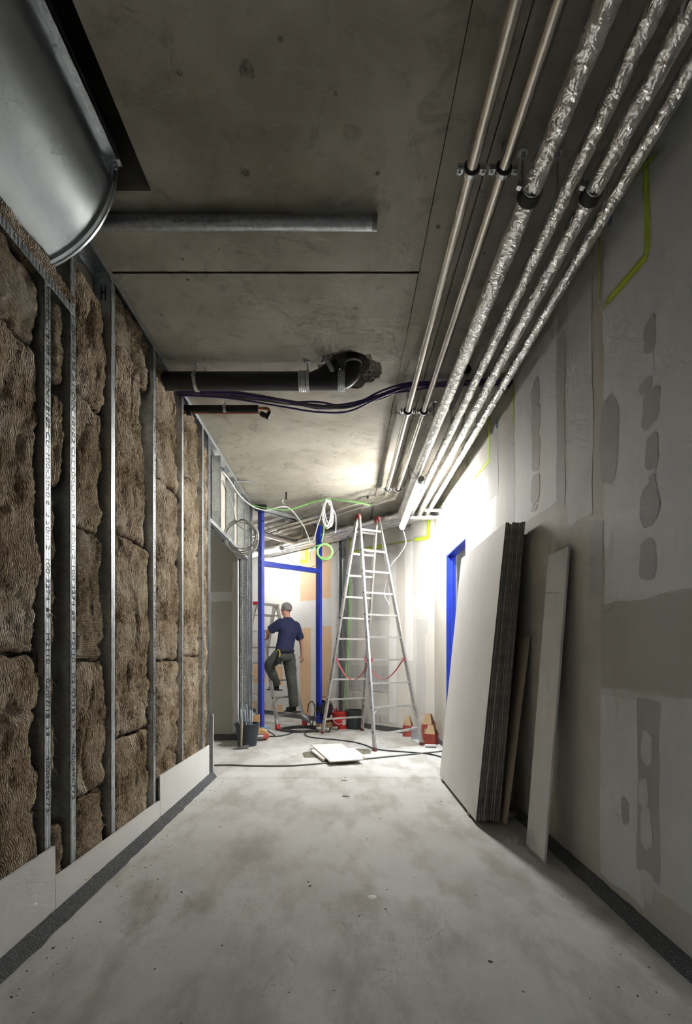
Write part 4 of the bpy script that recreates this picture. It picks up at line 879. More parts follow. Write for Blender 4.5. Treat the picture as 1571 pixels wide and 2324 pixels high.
eL, eR = pline(594), pline(726)
t_ = thing('steel_portal', 'blue painted steel door frame standing across the branch corridor', 'doorway', (eL + eR) / 2)
for e, zb in ((eL, 0.155), (eR, 0.09)):
    c_ = e + PD * 0.025 - PN * 0.05
    m = MB(); m.beam(c_ + V((0, 0, zb)), c_ + V((0, 0, ZC - 0.05)), PD, 0.05, 0.10); m.build('post', M['blue'], t_)
    for z in (0.25, 2.70, 2.60): 
        m = MB(); b_ = e + V((0, 0, z)) - PN * 0.03; m.lathe(b_, [(0.008, 0), (0.008, 0.006)], 8, -PD, True); m.build('bolt', M['zinc'], t_)
m = MB(); m.beam(eL + PD * 0.05 - PN * 0.03 + V((0, 0, 2.635)), eR - PN * 0.03 + V((0, 0, 2.655)), V((0, 0, 1)), 0.075, 0.06); m.build('crossbar', M['blue'], t_)
# ------------------------------------------------------------------ ladders
def ladder(name, label, FLs, FRs, BLs, BRs, TL, TR, rungs, rail_w, caps, feetmat, brace=True, bent=False):
    FLs, FRs, BLs, BRs, TL, TR = [V(p) for p in (FLs, FRs, BLs, BRs, TL, TR)]
    t_ = thing(name, label, 'ladder', (FLs + FRs + BLs + BRs) / 4); H = TL.z
    wdir = (FRs - FLs).normalized(); back = (BLs + BRs - FLs - FRs); back.z = 0; back = (back - wdir * back.dot(wdir)).normalized()
    sides = []
    for (l, r, sg) in ((FLs, FRs, 1), (BLs, BRs, -1)):
        tl, tr = TL - back * 0.03 * sg, TR - back * 0.03 * sg
        sides.append((l, r, tl, tr))
        for a, b in ((l, tl), (r, tr)):
            m = MB(); m.beam(a + (b - a).normalized() * 0.03, b, wdir, 0.026, rail_w); rail = m.build('rail', M['alu'], t_)
            m = MB(); f0 = a; f1 = a + (b - a).normalized() * 0.045; m.beam(f0, f1, wdir, 0.034, rail_w + 0.008); m.build('foot', feetmat, rail)
        n = rungs
        for i in range(n):
            z = 0.235 + (H - 0.20 - 0.235) * i / (n - 1); f = z / H
            a, b = l.lerp(tl, f), r.lerp(tr, f); a.z = b.z = z
            if bent and sg == 1 and i == 0:
                c1, c2 = a.lerp(b, 0.22) - V((0, 0, 0.03)), b + V((0, 0, 0.0)); m = MB(); m.beam(a - V((0, 0, 0.01)), c1, back, 0.032, 0.026); m.beam(c1, c2, back, 0.032, 0.026)
            else: m = MB(); m.beam(a, b, back, 0.032, 0.026)
            rung = m.build('rung', M['alu'], t_)
            for e in (a - wdir * 0.0135, b + wdir * 0.0135):
                m = MB(); m.lathe(e, [(0.012, -0.002), (0.012, 0.002)], 8, wdir, True); m.build('rung_end', M['rubber'], rung)
            if brace and i == 1:
                for e, s_ in ((a, 1), (b, -1)):
                    lo = (l if s_ == 1 else r).lerp(tl if s_ == 1 else tr, (z - 0.12) / H); lo.z = z - 0.12
                    m = MB(); m.beam(e + wdir * s_ * 0.10, lo, back, 0.018, 0.006); m.build('brace', M['alu'], t_)
    if caps:
        for tp in (TL, TR):
            m = MB(); m.beam(tp - back * 0.055 - V((0, 0, 0.05)), tp - back * 0.03 + V((0, 0, 0.025)), wdir, 0.04, 0.02); m.beam(tp + back * 0.055 - V((0, 0, 0.05)), tp + back * 0.03 + V((0, 0, 0.025)), wdir, 0.04, 0.02)
            m.beam(tp - back * 0.045 + V((0, 0, 0.012)), tp + back * 0.045 + V((0, 0, 0.012)), wdir, 0.042, 0.045); m.cyl(tp - wdir * 0.03 - V((0, 0, 0.012)), tp + wdir * 0.03 - V((0, 0, 0.012)), 0.016, 12); m.build('hinge_cap', caps, t_)
    return t_, wdir, back, sides
TL, TR = at(813, 1178, 7.17), at(857, 1184, 7.30); TL.z = TR.z = 3.26
L1, wd, bk, sd = ladder('tall_stepladder', 'tall aluminium double stepladder with red hinge caps', fl(851, 1705), fl(958, 1692), fl(732, 1665), fl(822, 1658), TL, TR, 10, 0.060, M['redcap'], M['footworn'], True, True)
def rung_pt(side, f, i, n=10, H=3.26):
    l, r, tl, tr = side; z = 0.235 + (H - 0.435) * i / (n - 1); a, b = l.lerp(tl, z / H), r.lerp(tr, z / H); p = a.lerp(b, f); p.z = z; return p
for f in (0.06, 0.93):
    a, b = rung_pt(sd[0], f, 3), rung_pt(sd[1], f, 3); c_ = (a + b) / 2 - V((0, 0, 0.30)); a1, b1 = a.lerp(c_, 0.5) - V((0, 0, 0.06)), b.lerp(c_, 0.5) - V((0, 0, 0.06))
    pts = spline([a, a1, c_, b1, b], 6); m = MB()
    for p, q in zip(pts, pts[1:]): m.beam(p, q, wd, 0.022, 0.004)
    m.build('safety_strap', M['strap'], L1)
    for e in (a, b): m = MB(); m.beam(e - V((0, 0, 0.022)), e + V((0, 0, 0.022)), wd, 0.026, 0.045); m.build('strap_loop', M['strap'], L1)
l2 = [fl(632, 1657), fl(693, 1647)]
pw = (l2[1] - l2[0]).normalized(); pk = V((-pw.y, pw.x, 0)); s_ = 0.645
tL, tR = l2[0] + pk * s_ + pw * 0.10, l2[1] + pk * s_ - pw * 0.10; tL.z = tR.z = 2.15
L2, wd2, bk2, sd2 = ladder('stepladder', 'small aluminium stepladder the worker climbs behind the blue frame', l2[0], l2[1], l2[0] + pk * 2 * s_, l2[1] + pk * 2 * s_, tL, tR, 7, 0.07, None, M['red'], True)
m = MB(); m.beam(tL - pw * 0.02, tR + pw * 0.02, pk, 0.16, 0.03); m.build('top_step', M['alu'], L2)
m = MB(); m.beam(tL - pw * 0.07, tL - pw * 0.015, pk, 0.10, 0.05); m.build('corner_cap', M['red'], L2)
for i, p in enumerate(l2):
    d_ = ((tL if i == 0 else tR) - p).normalized(); m = MB(); vs = []
    m.tube([p + d_ * 0.02 + V((0, 0, 0.0)), p + d_ * 0.09], 0.045, 10, True, lambda i, k, p_, t: 0.047 * (1 + 0.25 * nz(k * 1.3, i, 4)) * (1 if i == 0 else 0.9)); m.build('foot_bag', M['red'], L2)
    m = MB(); m.tube([p + d_ * 0.08, p + d_ * 0.13, p + d_ * 0.18], 0.04, 10, True, lambda i, k, p_, t: 0.040 * (1 + 0.2 * nz(k * 1.7, i * 2, 8))); m.build('tape_wrap', M['tape'], L2)
# ------------------------------------------------------------------ worker on the small ladder
def skin_mesh(verts, edges, rad, root=0, sub=2):
    me = bpy.data.meshes.new('tmp'); me.from_pydata([tuple(v) for v in verts], edges, []); o = bpy.data.objects.new('tmp', me); C.objects.link(o)
    md = o.modifiers.new('s', 'SKIN'); md.use_smooth_shade = True; md.branch_smoothing = 0.6
    if not me.skin_vertices: 
        bm = bmesh.new(); bm.from_mesh(me); bm.verts.layers.skin.verify(); bm.to_mesh(me); bm.free()
    for i, r in enumerate(rad): me.skin_vertices[0].data[i].radius = r if isinstance(r, tuple) else (r, r)
    me.skin_vertices[0].data[root].use_root = True
    sb = o.modifiers.new('b', 'SUBSURF'); sb.levels = sub; sb.render_levels = sub
    ev = bpy.data.meshes.new_from_object(o.evaluated_get(bpy.context.evaluated_depsgraph_get()))
    bpy.data.objects.remove(o); return ev
def skin_part(name, J, chains, mat, par, root):
    names = []; edges = []; pos = []; rad = []
    for ch in chains:
        for a, b in zip(ch, ch[1:]):
            for q in (a, b):
                if q not in names: names.append(q); pos.append(J[q][0]); rad.append(J[q][1])
            edges.append((names.index(a), names.index(b)))
    me = skin_mesh(pos, edges, rad, names.index(root))
    org = ORG[par.name]
    for v in me.vertices: v.co -= org
    me.materials.clear(); me.materials.append(mat); me.name = name
    for p in me.polygons: p.use_smooth = True
    o = bpy.data.objects.new(name, me); C.objects.link(o); o.parent = par; ORG[o.name] = org; return o
F_, R_ = pk, pw           # facing the ladder; his right hand
P0 = at(646, 1480, 8.22)
J = {}
def jt(n, p, r): J[n] = (V(p), r)
rh, lh = P0 + R_ * 0.095 - V((0, 0, 0.05)), P0 - R_ * 0.095 - V((0, 0, 0.03))
chest = at(654, 1428, 8.24); neck = at(653, 1403, 8.30); head = at(649, 1387, 8.38)
ls, rsd = chest - R_ * 0.175 + V((0, 0, 0.09)), chest + R_ * 0.175 + V((0, 0, 0.06))
hand_l = sd2[0][0].lerp(sd2[0][2], 0.70) - pk * 0.03
le = at(608, 1434, 8.17); lw = hand_l + V((0.05, -0.06, 0.03))
re_ = at(685, 1458, 8.42); rw = at(686, 1484, 8.46)
rk, ra = at(663, 1552, 8.27), at(667, 1603, 8.33)
foot_z = 0.255
lk = V((-1.235, 8.17, 1.07)); la = V((-1.15, 8.40, 0.735))
person = thing('person', 'worker in navy T-shirt and grey work trousers climbing the small ladder', 'person', V((P0.x, P0.y, 0.25)))
# body: one skin surface
for n, p, r in (('pel', P0, 0.115), ('sp', P0.lerp(chest, 0.5), 0.110), ('ch', chest, 0.125), ('nk', neck + V((0, 0, 0.0)), 0.058), ('h0', neck.lerp(head, 0.55) + F_ * 0.02, 0.068), ('h1', head + V((0, 0, 0.02)), 0.088), ('h2', head + V((0, 0, 0.085)) + F_ * 0.01, 0.074),
                ('ls', ls, 0.062), ('le', le, 0.043), ('lw', lw, 0.030), ('rs', rsd, 0.062), ('re', re_, 0.043), ('rw', rw, 0.030),
                ('lh', lh, 0.095), ('lk', lk, 0.062), ('la', la, 0.042), ('rh', rh, 0.095), ('rk', rk, 0.062), ('ra', ra, 0.042)): jt(n, p, r)
def hand(pre, w, d, u, curl, thumb):
    d = V(d).normalized(); u = V(u).normalized(); s = d.cross(u).normalized()
    jt(pre + 'p', w + d * 0.05, (0.036, 0.018)); jt(pre + 'q', w + d * 0.085, (0.036, 0.016)); ch = []
    for i, (o_, L) in enumerate(((-0.027, 0.068), (-0.009, 0.080), (0.009, 0.076), (0.027, 0.058))):
        b = w + d * 0.09 + s * o_; k1 = b + (d * math.cos(curl) + u * math.sin(curl)) * L * 0.5; k2 = k1 + (d * math.cos(curl * 2.2) + u * math.sin(curl * 2.2)) * L * 0.5
        for q, p in enumerate((b, k1, k2)): jt(f'{pre}{i}{q}', p, 0.0095 if q < 2 else 0.008)
        ch.append([pre + 'q', f'{pre}{i}0', f'{pre}{i}1', f'{pre}{i}2'])
    tb = w + d * 0.035 - s * 0.03 * thumb; t1 = tb + (d * 0.6 - s * thumb * 0.6 + u * 0.5).normalized() * 0.035; t2 = t1 + (d * 0.8 + u * 0.6).normalized() * 0.03
    for q, p in enumerate((tb, t1, t2)): jt(f'{pre}t{q}', p, 0.011)
    ch.append([pre + 'p', f'{pre}t0', f'{pre}t1', f'{pre}t2']); return ch
hl = hand('L', lw, hand_l - lw, pk, 0.9, -1); hr = hand('R', rw, V((0.02, 0.02, -1)), F_, 0.35, 1)
chains = [['pel', 'sp', 'ch', 'nk', 'h0', 'h1', 'h2'], ['ch', 'ls', 'le', 'lw', 'Lp', 'Lq'], ['ch', 'rs', 're', 'rw', 'Rp', 'Rq'], ['pel', 'lh', 'lk', 'la'], ['pel', 'rh', 'rk', 'ra']] + hl + hr
skin_part('body', J, chains, M['skin'], person, 'pel')
G = dict(J); J = G
J2 = {}
def j2(n, p, r): J2[n] = (V(p), r)
def loft(m, rings, n=24, fold=0.0, sd=1):
    vs = []; fs = []
    for i, (c0, u, v_) in enumerate(rings):
        for k in range(n):
            a = 2 * math.pi * k / n; w = 1 + fold * nz(math.cos(a) * 2, math.sin(a) * 2, i * 0.8 + sd); vs.append(V(c0) + (V(u) * math.cos(a) + V(v_) * math.sin(a)) * w)
    for i in range(len(rings) - 1):
        for k in range(n): fs.append((i * n + k, i * n + (k + 1) % n, (i + 1) * n + (k + 1) % n, (i + 1) * n + k))
    fs += [tuple(range(n))[::-1], tuple((len(rings) - 1) * n + k for k in range(n))]
    return m.add(vs, fs)
def limb(m, pts, radii, fold=0.05, sd=1):
    P_ = spline(pts, 5); n_ = len(P_) - 1
    def rf(i, k, p, t):
        f = i / n_ * (len(radii) - 1); a = int(min(f, len(radii) - 2)); r = radii[a] + (radii[a + 1] - radii[a]) * (f - a); return r * (1 + fold * nz(i * 0.9, math.cos(t) * 2, math.sin(t) * 2 + sd))
    m.tube(P_, 0.1, 16, True, rf)
UP = V((0, 0, 1))
m = MB(); loft(m, [(P0 - UP * 0.03, R_ * 0.178, F_ * 0.130), (P0 + UP * 0.06, R_ * 0.172, F_ * 0.128), (P0.lerp(chest, 0.5), R_ * 0.170, F_ * 0.125), (chest - UP * 0.05, R_ * 0.188, F_ * 0.132), (chest + UP * 0.03, R_ * 0.205, F_ * 0.130), (chest + UP * 0.09, R_ * 0.205, F_ * 0.112), (chest.lerp(neck, 0.75) + UP * 0.015, R_ * 0.135, F_ * 0.085), (neck + UP * 0.012, R_ * 0.070, F_ * 0.068)], 28, 0.06)
limb(m, [ls.lerp(chest, 0.25), ls, ls.lerp(le, 0.45), ls.lerp(le, 0.8)], [0.085, 0.085, 0.076, 0.072], 0.06, 3); limb(m, [rsd.lerp(chest, 0.25), rsd, rsd.lerp(re_, 0.45), rsd.lerp(re_, 0.8)], [0.085, 0.085, 0.076, 0.072], 0.06, 5)
m.build('tshirt', M['shirt'], person, smooth=True)
m = MB(); loft(m, [(P0 + UP * 0.05, R_ * 0.165, F_ * 0.120), (P0 - UP * 0.03, R_ * 0.175, F_ * 0.130), (P0 - UP * 0.10, R_ * 0.178, F_ * 0.132), (P0 - UP * 0.15, R_ * 0.150, F_ * 0.11)], 24, 0.04)
limb(m, [lh, lh.lerp(lk, 0.35) , lk, lk.lerp(la, 0.5), la + UP * 0.01], [0.115, 0.108, 0.088, 0.078, 0.072], 0.10, 7); limb(m, [rh, rh.lerp(rk, 0.4), rk, rk.lerp(ra, 0.5), ra - UP * 0.0], [0.112, 0.105, 0.085, 0.080, 0.078], 0.12, 9)
m.build('trousers', M['trousers'], person, smooth=True)
for a in (ra, la):
    J2 = {}; zb = a.z - 0.045
    heel = V((a.x, a.y, zb)) - F_ * 0.06; j2('b', a + V((0, 0, 0.0)), 0.056); j2('h', heel, 0.050); j2('m', heel + F_ * 0.12 - V((0, 0, 0.008)), 0.050); j2('t', heel + F_ * 0.235 - V((0, 0, 0.012)), 0.040)
    skin_part('shoe', J2, [['b', 'h', 'm', 't'], ], M['shoe'], person, 'h')
    m = MB(); m.beam(heel - F_ * 0.045 - V((0, 0, 0.045)), heel + F_ * 0.26 - V((0, 0, 0.045)), R_, 0.09, 0.018); m.build('sole', M['rubber'], person)
m = MB(); cH = head + V((0, 0, 0.05)); vs = []; fs = []
for i in range(9):
    ph = math.pi * 0.62 * i / 8
    for k in range(18):
        a = 2 * math.pi * k / 18; d_ = R_ * (math.sin(ph) * math.cos(a) * 0.090) + F_ * (math.sin(ph) * math.sin(a) * 0.108) + V((0, 0, math.cos(ph) * 0.105))
        if math.sin(a) > 0.4 and ph > 1.1: d_ *= 0.86
        vs.append(cH - F_ * 0.012 + d_ * (1 + 0.03 * nz(i, k, 3)))
for i in range(8):
    for k in range(18): fs.append((i * 18 + k, i * 18 + (k + 1) % 18, (i + 1) * 18 + (k + 1) % 18, (i + 1) * 18 + k))
m.add(vs, fs); m.build('hair', M['hair'], person, smooth=True)
for s_ in (-1, 1):
    m = MB(); m.torus(head + R_ * 0.088 * s_ + V((0, 0, 0.01)), R_, 0.020, 0.009, 12, 6); m.build('ear', M['skin'], person, smooth=True)
    m = MB(); e = head + F_ * 0.082 + R_ * 0.032 * s_ + V((0, 0, 0.03)); m.lathe(e - V((0, 0, 0.011)), [(0.001, 0), (0.010, 0.005), (0.012, 0.011), (0.010, 0.017), (0.001, 0.022)], 10); m.build('eye', M['paper'], person, smooth=True)
m = MB(); m.tube([head + F_ * 0.08 + V((0, 0, 0.03)), head + F_ * 0.105, head + F_ * 0.085 - V((0, 0, 0.012))], 0.013, 8); m.build('nose', M['skin'], person, smooth=True)
m = MB(); m.beam(head + F_ * 0.078 - R_ * 0.025 - V((0, 0, 0.045)), head + F_ * 0.078 + R_ * 0.025 - V((0, 0, 0.045)), V((0, 0, 1)), 0.012, 0.02); m.build('mouth', M['redcap'], person)
m = MB(); m.tube([P0 + V((0, 0, 0.02)) + R_ * 0.17 * math.cos(a * 0.2618) + F_ * 0.135 * math.sin(a * 0.2618) for a in range(25)], 0.018, 6); m.build('belt', M['shoe'], person)
pc = P0 - R_ * 0.17 - V((0, 0, 0.10))
m = MB(); m.beam(pc + V((0, 0, 0.09)), pc - V((0, 0, 0.10)) - R_ * 0.02, F_, 0.14, 0.07); m.build('tool_pouch', M['shoe'], person)
m = MB(); m.tube(spline([pc + V((0, -0.03, 0.10)), pc + V((0.02, -0.05, 0.14)), pc + V((0.05, -0.05, 0.10)), pc + V((0.05, -0.05, 0.02))], 5), 0.008, 6); m.build('tool_handle', M['yellow'], person)
# ------------------------------------------------------------------ leaning boards
def lean_board(y0, y1, xb, xt, z0, z1, th, name, mat, label, group=None, edge=None, dz=0.0):
    """board whose room-side face runs from x=xb at its foot to x=xt at its head, thickness towards the wall"""
    t_ = thing(name, label, 'board', ((xb + xt) / 2, (y0 + y1) / 2, z0), group)
    n_ = V((z1 - z0, 0, -(xt - xb))).normalized() * th
    a, b, c, d = V((xb, y0, z0)), V((xb, y1, z0)), V((xt, y1, z1 + dz)), V((xt, y0, z1 + dz)); e = 0.0018; n0 = n_.normalized()
    m = MB(); m.add([a, b, c, d, a + n0 * e, b + n0 * e, c + n0 * e, d + n0 * e], [(0,1,2,3),(7,6,5,4),(0,4,5,1),(1,5,6,2),(2,6,7,3),(3,7,4,0)]); m.build('face_paper', mat, t_)
    a1, b1, c1, d1 = [p + n0 * e for p in (a, b, c, d)]; f = n_ - n0 * e
    m = MB(); m.add([a1, b1, c1, d1, a1 + f, b1 + f, c1 + f, d1 + f], [(0,1,2,3),(7,6,5,4),(0,4,5,1),(1,5,6,2),(2,6,7,3),(3,7,4,0)]); m.build('core', edge or M['board_edge'], t_)
    return t_
ordn = ['front', 'second', 'third', 'fourth', 'fifth', 'sixth', 'seventh', 'eighth', 'ninth', 'rearmost']
rs = random.Random(12)
for i in range(10):
    off = i * 0.0142; j = rs.uniform(-0.012, 0.012) if i else 0
    lean_board(3.58 + j, 4.93 + j, 0.965 + off * 1.25, 1.184 + off, 0.03, 2.21 + (rs.uniform(-0.012, 0.006) if i else 0), 0.0118, 'plasterboard_sheet', M['board'], f'{ordn[i]} plasterboard sheet of the stack leaning on the right wall' if i else 'front sheet of the leaning plasterboard stack, showing its broad white face', 'leaning plasterboard sheets')
lean_board(3.53, 4.2, 1.165, 1.333, 0.02, 1.38, 0.014, 'board_offcut', M['board_brown'], 'short beige board leaning behind the plasterboard stack', edge=M['board_brown'])
lean_board(2.90, 3.185, 1.185, 1.330, 0.012, 1.885, 0.0135, 'board_strip', M['board'], 'narrow white plasterboard strip leaning alone against the right wall', edge=M['board'])
for y in (3.75, 4.75): m = MB(); m.box(0.96, 1.33, y, y + 0.06, 0, 0.03); tag(m.build('wood_batten', M['handle']), f'flat wooden batten under the {"near" if y < 4 else "far"} end of the plasterboard stack', 'batten')
# ------------------------------------------------------------------ things on the floor
def bucket(name, c, rb, rt, h, mat, label, handle=None, rimw=0.012):
    t_ = thing(name, label, 'bucket', c); c = V(c)
    m = MB(); m.lathe(c, [(0.001, 0.0), (rb, 0.0), (rt, h), (rt - 0.005, h), (rb - 0.005, 0.012), (0.001, 0.012)], 32); m.build('bucket_body', mat, t_, smooth='auto')
    m = MB(); m.lathe(c, [(rt - 0.004, h - 0.02), (rt + rimw, h - 0.018), (rt + rimw, h + 0.004), (rt - 0.006, h + 0.006)], 32); m.build('rim', mat, t_, smooth='auto')
    if handle: m = MB(); m.tube(spline(handle, 6), 0.006, 6); m.build('handle', M['paper'], t_, smooth=True)
    return t_
bc = V((-1.325, 6.74, 0))
bucket('bucket', bc, 0.125, 0.162, 0.30, M['bucket'], 'dark plastic bucket with metal rods beside the perforated door jamb')
for i, (dx, dy, tx, ty, L) in enumerate(((-0.06, -0.05, -0.16, -0.05, 0.40), (-0.03, -0.07, -0.10, -0.02, 0.45), (0.02, -0.04, -0.10, 0.04, 0.43), (0.07, 0.02, 0.02, 0.02, 0.42), (0.05, -0.06, 0.05, -0.1, 0.44), (-0.08, 0.03, -0.2, 0.1, 0.38), (0.03, 0.05, -0.08, 0.02, 0.50))):
    p = bc + V((dx * 0.8, dy * 0.8, 0.02)); q = p + V((tx, ty, 1)).normalized() * (L + 0.04); m = MB(); m.cyl(p, q, 0.008, 8)
    tag(m.build('metal_rod', M['rod'], smooth='auto'), 'thin zinc rod standing in the dark bucket', 'rod', 'rods in the bucket')
t_ = thing('hammer', 'hammer with wooden handle leaning against the dark bucket', 'hammer', bc + V((-0.03, -0.18, 0)))
hb = V((-1.355, 6.49, 0.022)); ht = bc + V((-0.035, -0.195, 0.355)); m = MB(); m.tube([hb, hb.lerp(ht, 0.5), ht], 0.017, 8, True, lambda i, k, p, t: (0.013, 0.016, 0.018)[i]); m.build('hammer_handle', M['handle'], t_, smooth='auto')
m = MB(); m.beam(hb + V((-0.01, -0.02, 0)), hb + V((0.10, 0.01, 0.012)), V((0, 0, 1)), 0.034, 0.034); m.beam(hb + V((-0.10, -0.04, -0.012)), hb + V((-0.005, -0.018, 0)), V((0, 0, 1)), 0.02, 0.03); m.build('hammer_head', M['iron'], t_)
p = fl(603, 1660); m = MB(); m.box(p.x - 0.09, p.x + 0.05, p.y - 0.06, p.y + 0.06, 0, 0.075); tag(m.build('sponge', M['sponge']), 'pale blue sponge block at the foot of the left blue post', 'sponge')
m = MB(); m.box(-1.30, -1.14, 7.36, 7.52, 0.0, 0.05); m.add([(-1.30, 7.33, 0.05), (-1.16, 7.33, 0.05), (-1.16, 7.50, 0.05), (-1.30, 7.50, 0.05), (-1.30, 7.33, 0.15), (-1.16, 7.33, 0.10), (-1.16, 7.50, 0.10), (-1.30, 7.50, 0.15)], [(3,2,1,0),(4,5,6,7),(0,1,5,4),(1,2,6,5),(2,3,7,6),(3,0,4,7)])
tag(m.build('wood_block', M['wood']), 'orange wooden block propping up the left blue post', 'block')
m = MB(); p = eR + PD * 0.025 - PN * 0.05; m.beam(p, p + V((0, 0, 0.09)), PD, 0.05, 0.10); tag(m.build('wood_block', M['wood']), 'small wooden block under the right blue post', 'block')
m = MB(); p = at(582, 1640, 7.3); m.slab([V((p.x - 0.06, 7.31, 0.02)), V((p.x + 0.04, 7.30, 0.02)), V((p.x + 0.04, 7.33, 0.36)), V((p.x - 0.06, 7.34, 0.33))], 0.02); tag(m.build('wood_offcut', M['wood']), 'pale wood offcut leaning behind the dark bucket', 'board')
t_ = thing('angle_grinder', 'small red and grey power tool lying by the dark bucket', 'tool', fl(588, 1680))
p = fl(588, 1681); m = MB(); m.tube([p + V((-0.06, -0.03, 0.05)), p + V((0.0, 0, 0.05)), p + V((0.05, 0.02, 0.05))], 0.045, 12, True, lambda i, k, p_, t: (0.038, 0.048, 0.044)[i]); m.build('motor_housing', M['iron'], t_, smooth='auto')
m = MB(); m.tube([p + V((0.04, 0.02, 0.05)), p + V((0.10, 0.045, 0.055)), p + V((0.13, 0.055, 0.055))], 0.04, 12, True, lambda i, k, p_, t: (0.046, 0.046, 0.030)[i]); m.build('grip', M['cardred'], t_, smooth='auto')
coil('floor_cable_coil', fl(685, 1657) + V((0, 0, 0.02)), 0.26, 9, 0.009, M['blackcable'], 'flat heap of coiled black cable on the floor by the small ladder', axis=(0.0, 0.0, 1), jit=0.25, seed=21, ex=1.25, ez=1.0)
def fcable(name, pix, r, mat, label):
    return cable(name, [fl(x, y) + V((0, 0, r)) for x, y in pix], r, mat, label, 8)
fcable('floor_cable', [(698, 1660), (692, 1667), (700, 1673), (725, 1677), (760, 1680), (800, 1685), (828, 1692), (850, 1701), (880, 1705), (920, 1708), (960, 1711), (985, 1715), (1003, 1720)], 0.009, M['blackcable'], 'black cable winding across the floor past the tall ladder foot')
fcable('floor_cable', [(470, 1739), (520, 1738), (560, 1739.5), (600, 1740), (650, 1740), (700, 1737), (760, 1731), (830, 1724), (900, 1717), (960, 1711), (1005, 1706)], 0.010, M['khaki'], 'dusty olive cable lying across the whole corridor floor')
fcable('floor_cable', [(600, 1672), (618, 1673), (640, 1671), (660, 1666), (672, 1660)], 0.009, M['blackcable'], 'black cable between the power tool and the cable heap')
fcable('floor_cable', [(596, 1671), (615, 1672), (624, 1670), (610, 1661), (598, 1654)], 0.008, M['blackcable'], 'short bent black cable beside the blue sponge')
t_ = thing('mixer_tool', 'grey hand power tool standing in the cable heap by the ladder foot', 'tool', fl(700, 1652))
p = fl(698, 1650); m = MB(); m.tube([p + V((-0.09, 0, 0.20)), p + V((-0.03, 0, 0.15)), p + V((0.04, 0, 0.09))], 0.05, 12, True, lambda i, k, p_, t: (0.040, 0.052, 0.035)[i]); m.build('motor_housing', M['tape'], t_, smooth='auto')
m = MB(); m.tube([p + V((-0.03, 0, 0.22)), p + V((0.03, -0.02, 0.12)), p + V((0.07, -0.02, 0.02))], 0.014, 8); m.build('shaft', M['zinc'], t_, smooth='auto')
m = MB(); m.tube(spline([p + V((0.0, 0, 0.25)), p + V((0.02, 0.02, 0.40)), p + V((0.09, 0.02, 0.43)), p + V((0.13, 0.0, 0.30)), p + V((0.10, -0.02, 0.12)), p + V((0.08, -0.02, 0.02))], 6), 0.009, 6); m.build('power_lead', M['blackcable'], t_, smooth=True)
for i, (x, y, L, r, lb) in enumerate(((734, 1661, 0.22, 0.040, 'bright metal pipe offcut lying by the tall ladder rear foot'), (760, 1657, 0.12, 0.034, 'shorter metal pipe offcut next to the red bucket'))):
    p = fl(x, y) + V((0, 0, r)); d_ = V((0.96, -0.25, 0)).normalized(); m = MB(); m.lathe(p - d_ * L / 2, [(r, 0), (r, L), (r - 0.004, L), (r - 0.004, 0)], 20, d_); tag(m.build('pipe_offcut', M['pipe'], smooth='auto'), lb, 'pipe')
t_ = thing('wooden_crate', 'low orange wooden crate beside the right blue post', 'crate', fl(745, 1649))
p = fl(745, 1651); x0, x1, y0, y1 = p.x - 0.13, p.x + 0.16, p.y - 0.02, p.y + 0.22
for a in ((x0, x1, y0, y0 + 0.012, 0.0, 0.15), (x0, x1, y1 - 0.012, y1, 0, 0.15), (x0, x0 + 0.012, y0, y1, 0, 0.15), (x1 - 0.012, x1, y0, y1, 0, 0.15), (x0, x1, y0, y1, 0, 0.01)): m = MB(); m.box(*a); m.build('crate_board', M['wood'], t_)
m = MB(); m.box(x0 + 0.06, x1 - 0.05, y0 - 0.10, y0 - 0.01, 0, 0.10); m.build('front_box', M['card'], t_)
t_ = thing('cable_reel', 'black cable reel standing behind the right blue post', 'reel', fl(737, 1643))
p = V((-0.33, 8.33, 0.33)); ax = V((0.8, -0.6, 0.0)).normalized()
for k in (-0.06, 0.06): m = MB(); m.lathe(p + ax * k, [(0.001, 0), (0.15, 0), (0.15, 0.012), (0.001, 0.012)], 28, ax); m.build('flange', M['rubber'], t_, smooth='auto')
m = MB(); m.lathe(p, [(0.105, -0.055), (0.11, 0.0), (0.105, 0.055)], 24, ax); m.build('wound_cable', M['blackcable'], t_, smooth=True)
m = MB(); m.tube([p + V((0, 0, 0.0)) - ax * 0.09, p + V((0, 0, 0.20)) - ax * 0.09, p + V((0, 0, 0.20)) + ax * 0.09, p + ax * 0.09], 0.012, 8); m.build('handle', M['cardred'], t_, smooth='auto')
m = MB(); m.box(p.x - 0.1, p.x + 0.1, p.y - 0.06, p.y + 0.06, 0.155, 0.18); m.build('stand', M['rubber'], t_)
rb = V((-0.065, 8.33, 0)); tb = bucket('red_bucket', rb, 0.118, 0.138, 0.27, M['red'], 'red plastic bucket with white handle behind the tall ladder', [rb + V((-0.13, -0.03, 0.24)), rb + V((-0.10, -0.12, 0.14)), rb + V((-0.02, -0.15, 0.09)), rb + V((0.06, -0.14, 0.11))])
m = MB(); vs = []
for i in range(7):
    a = -1.75 + i * 0.11 + 0.55
    for z, r_ in ((0.07, 0.1255), (0.16, 0.1325)): vs.append(rb + V((math.cos(a) * r_, math.sin(a) * r_, z)))
m.add(vs, [(2 * i, 2 * i + 2, 2 * i + 3, 2 * i + 1) for i in range(6)]); m.build('paper_label', M['paper'], tb)
for k in (0, 1): m = MB(); m.cyl(rb + V((-0.06 + 0.04 * k, 0.0, 0.2)), rb + V((-0.10 + 0.04 * k, -0.02, 0.34)), 0.012, 8); tag(m.build('tool_handle', M['redcap'], smooth='auto'), 'thin dark red tool handle sticking out of the red bucket', 'tool', 'handles in the red bucket')
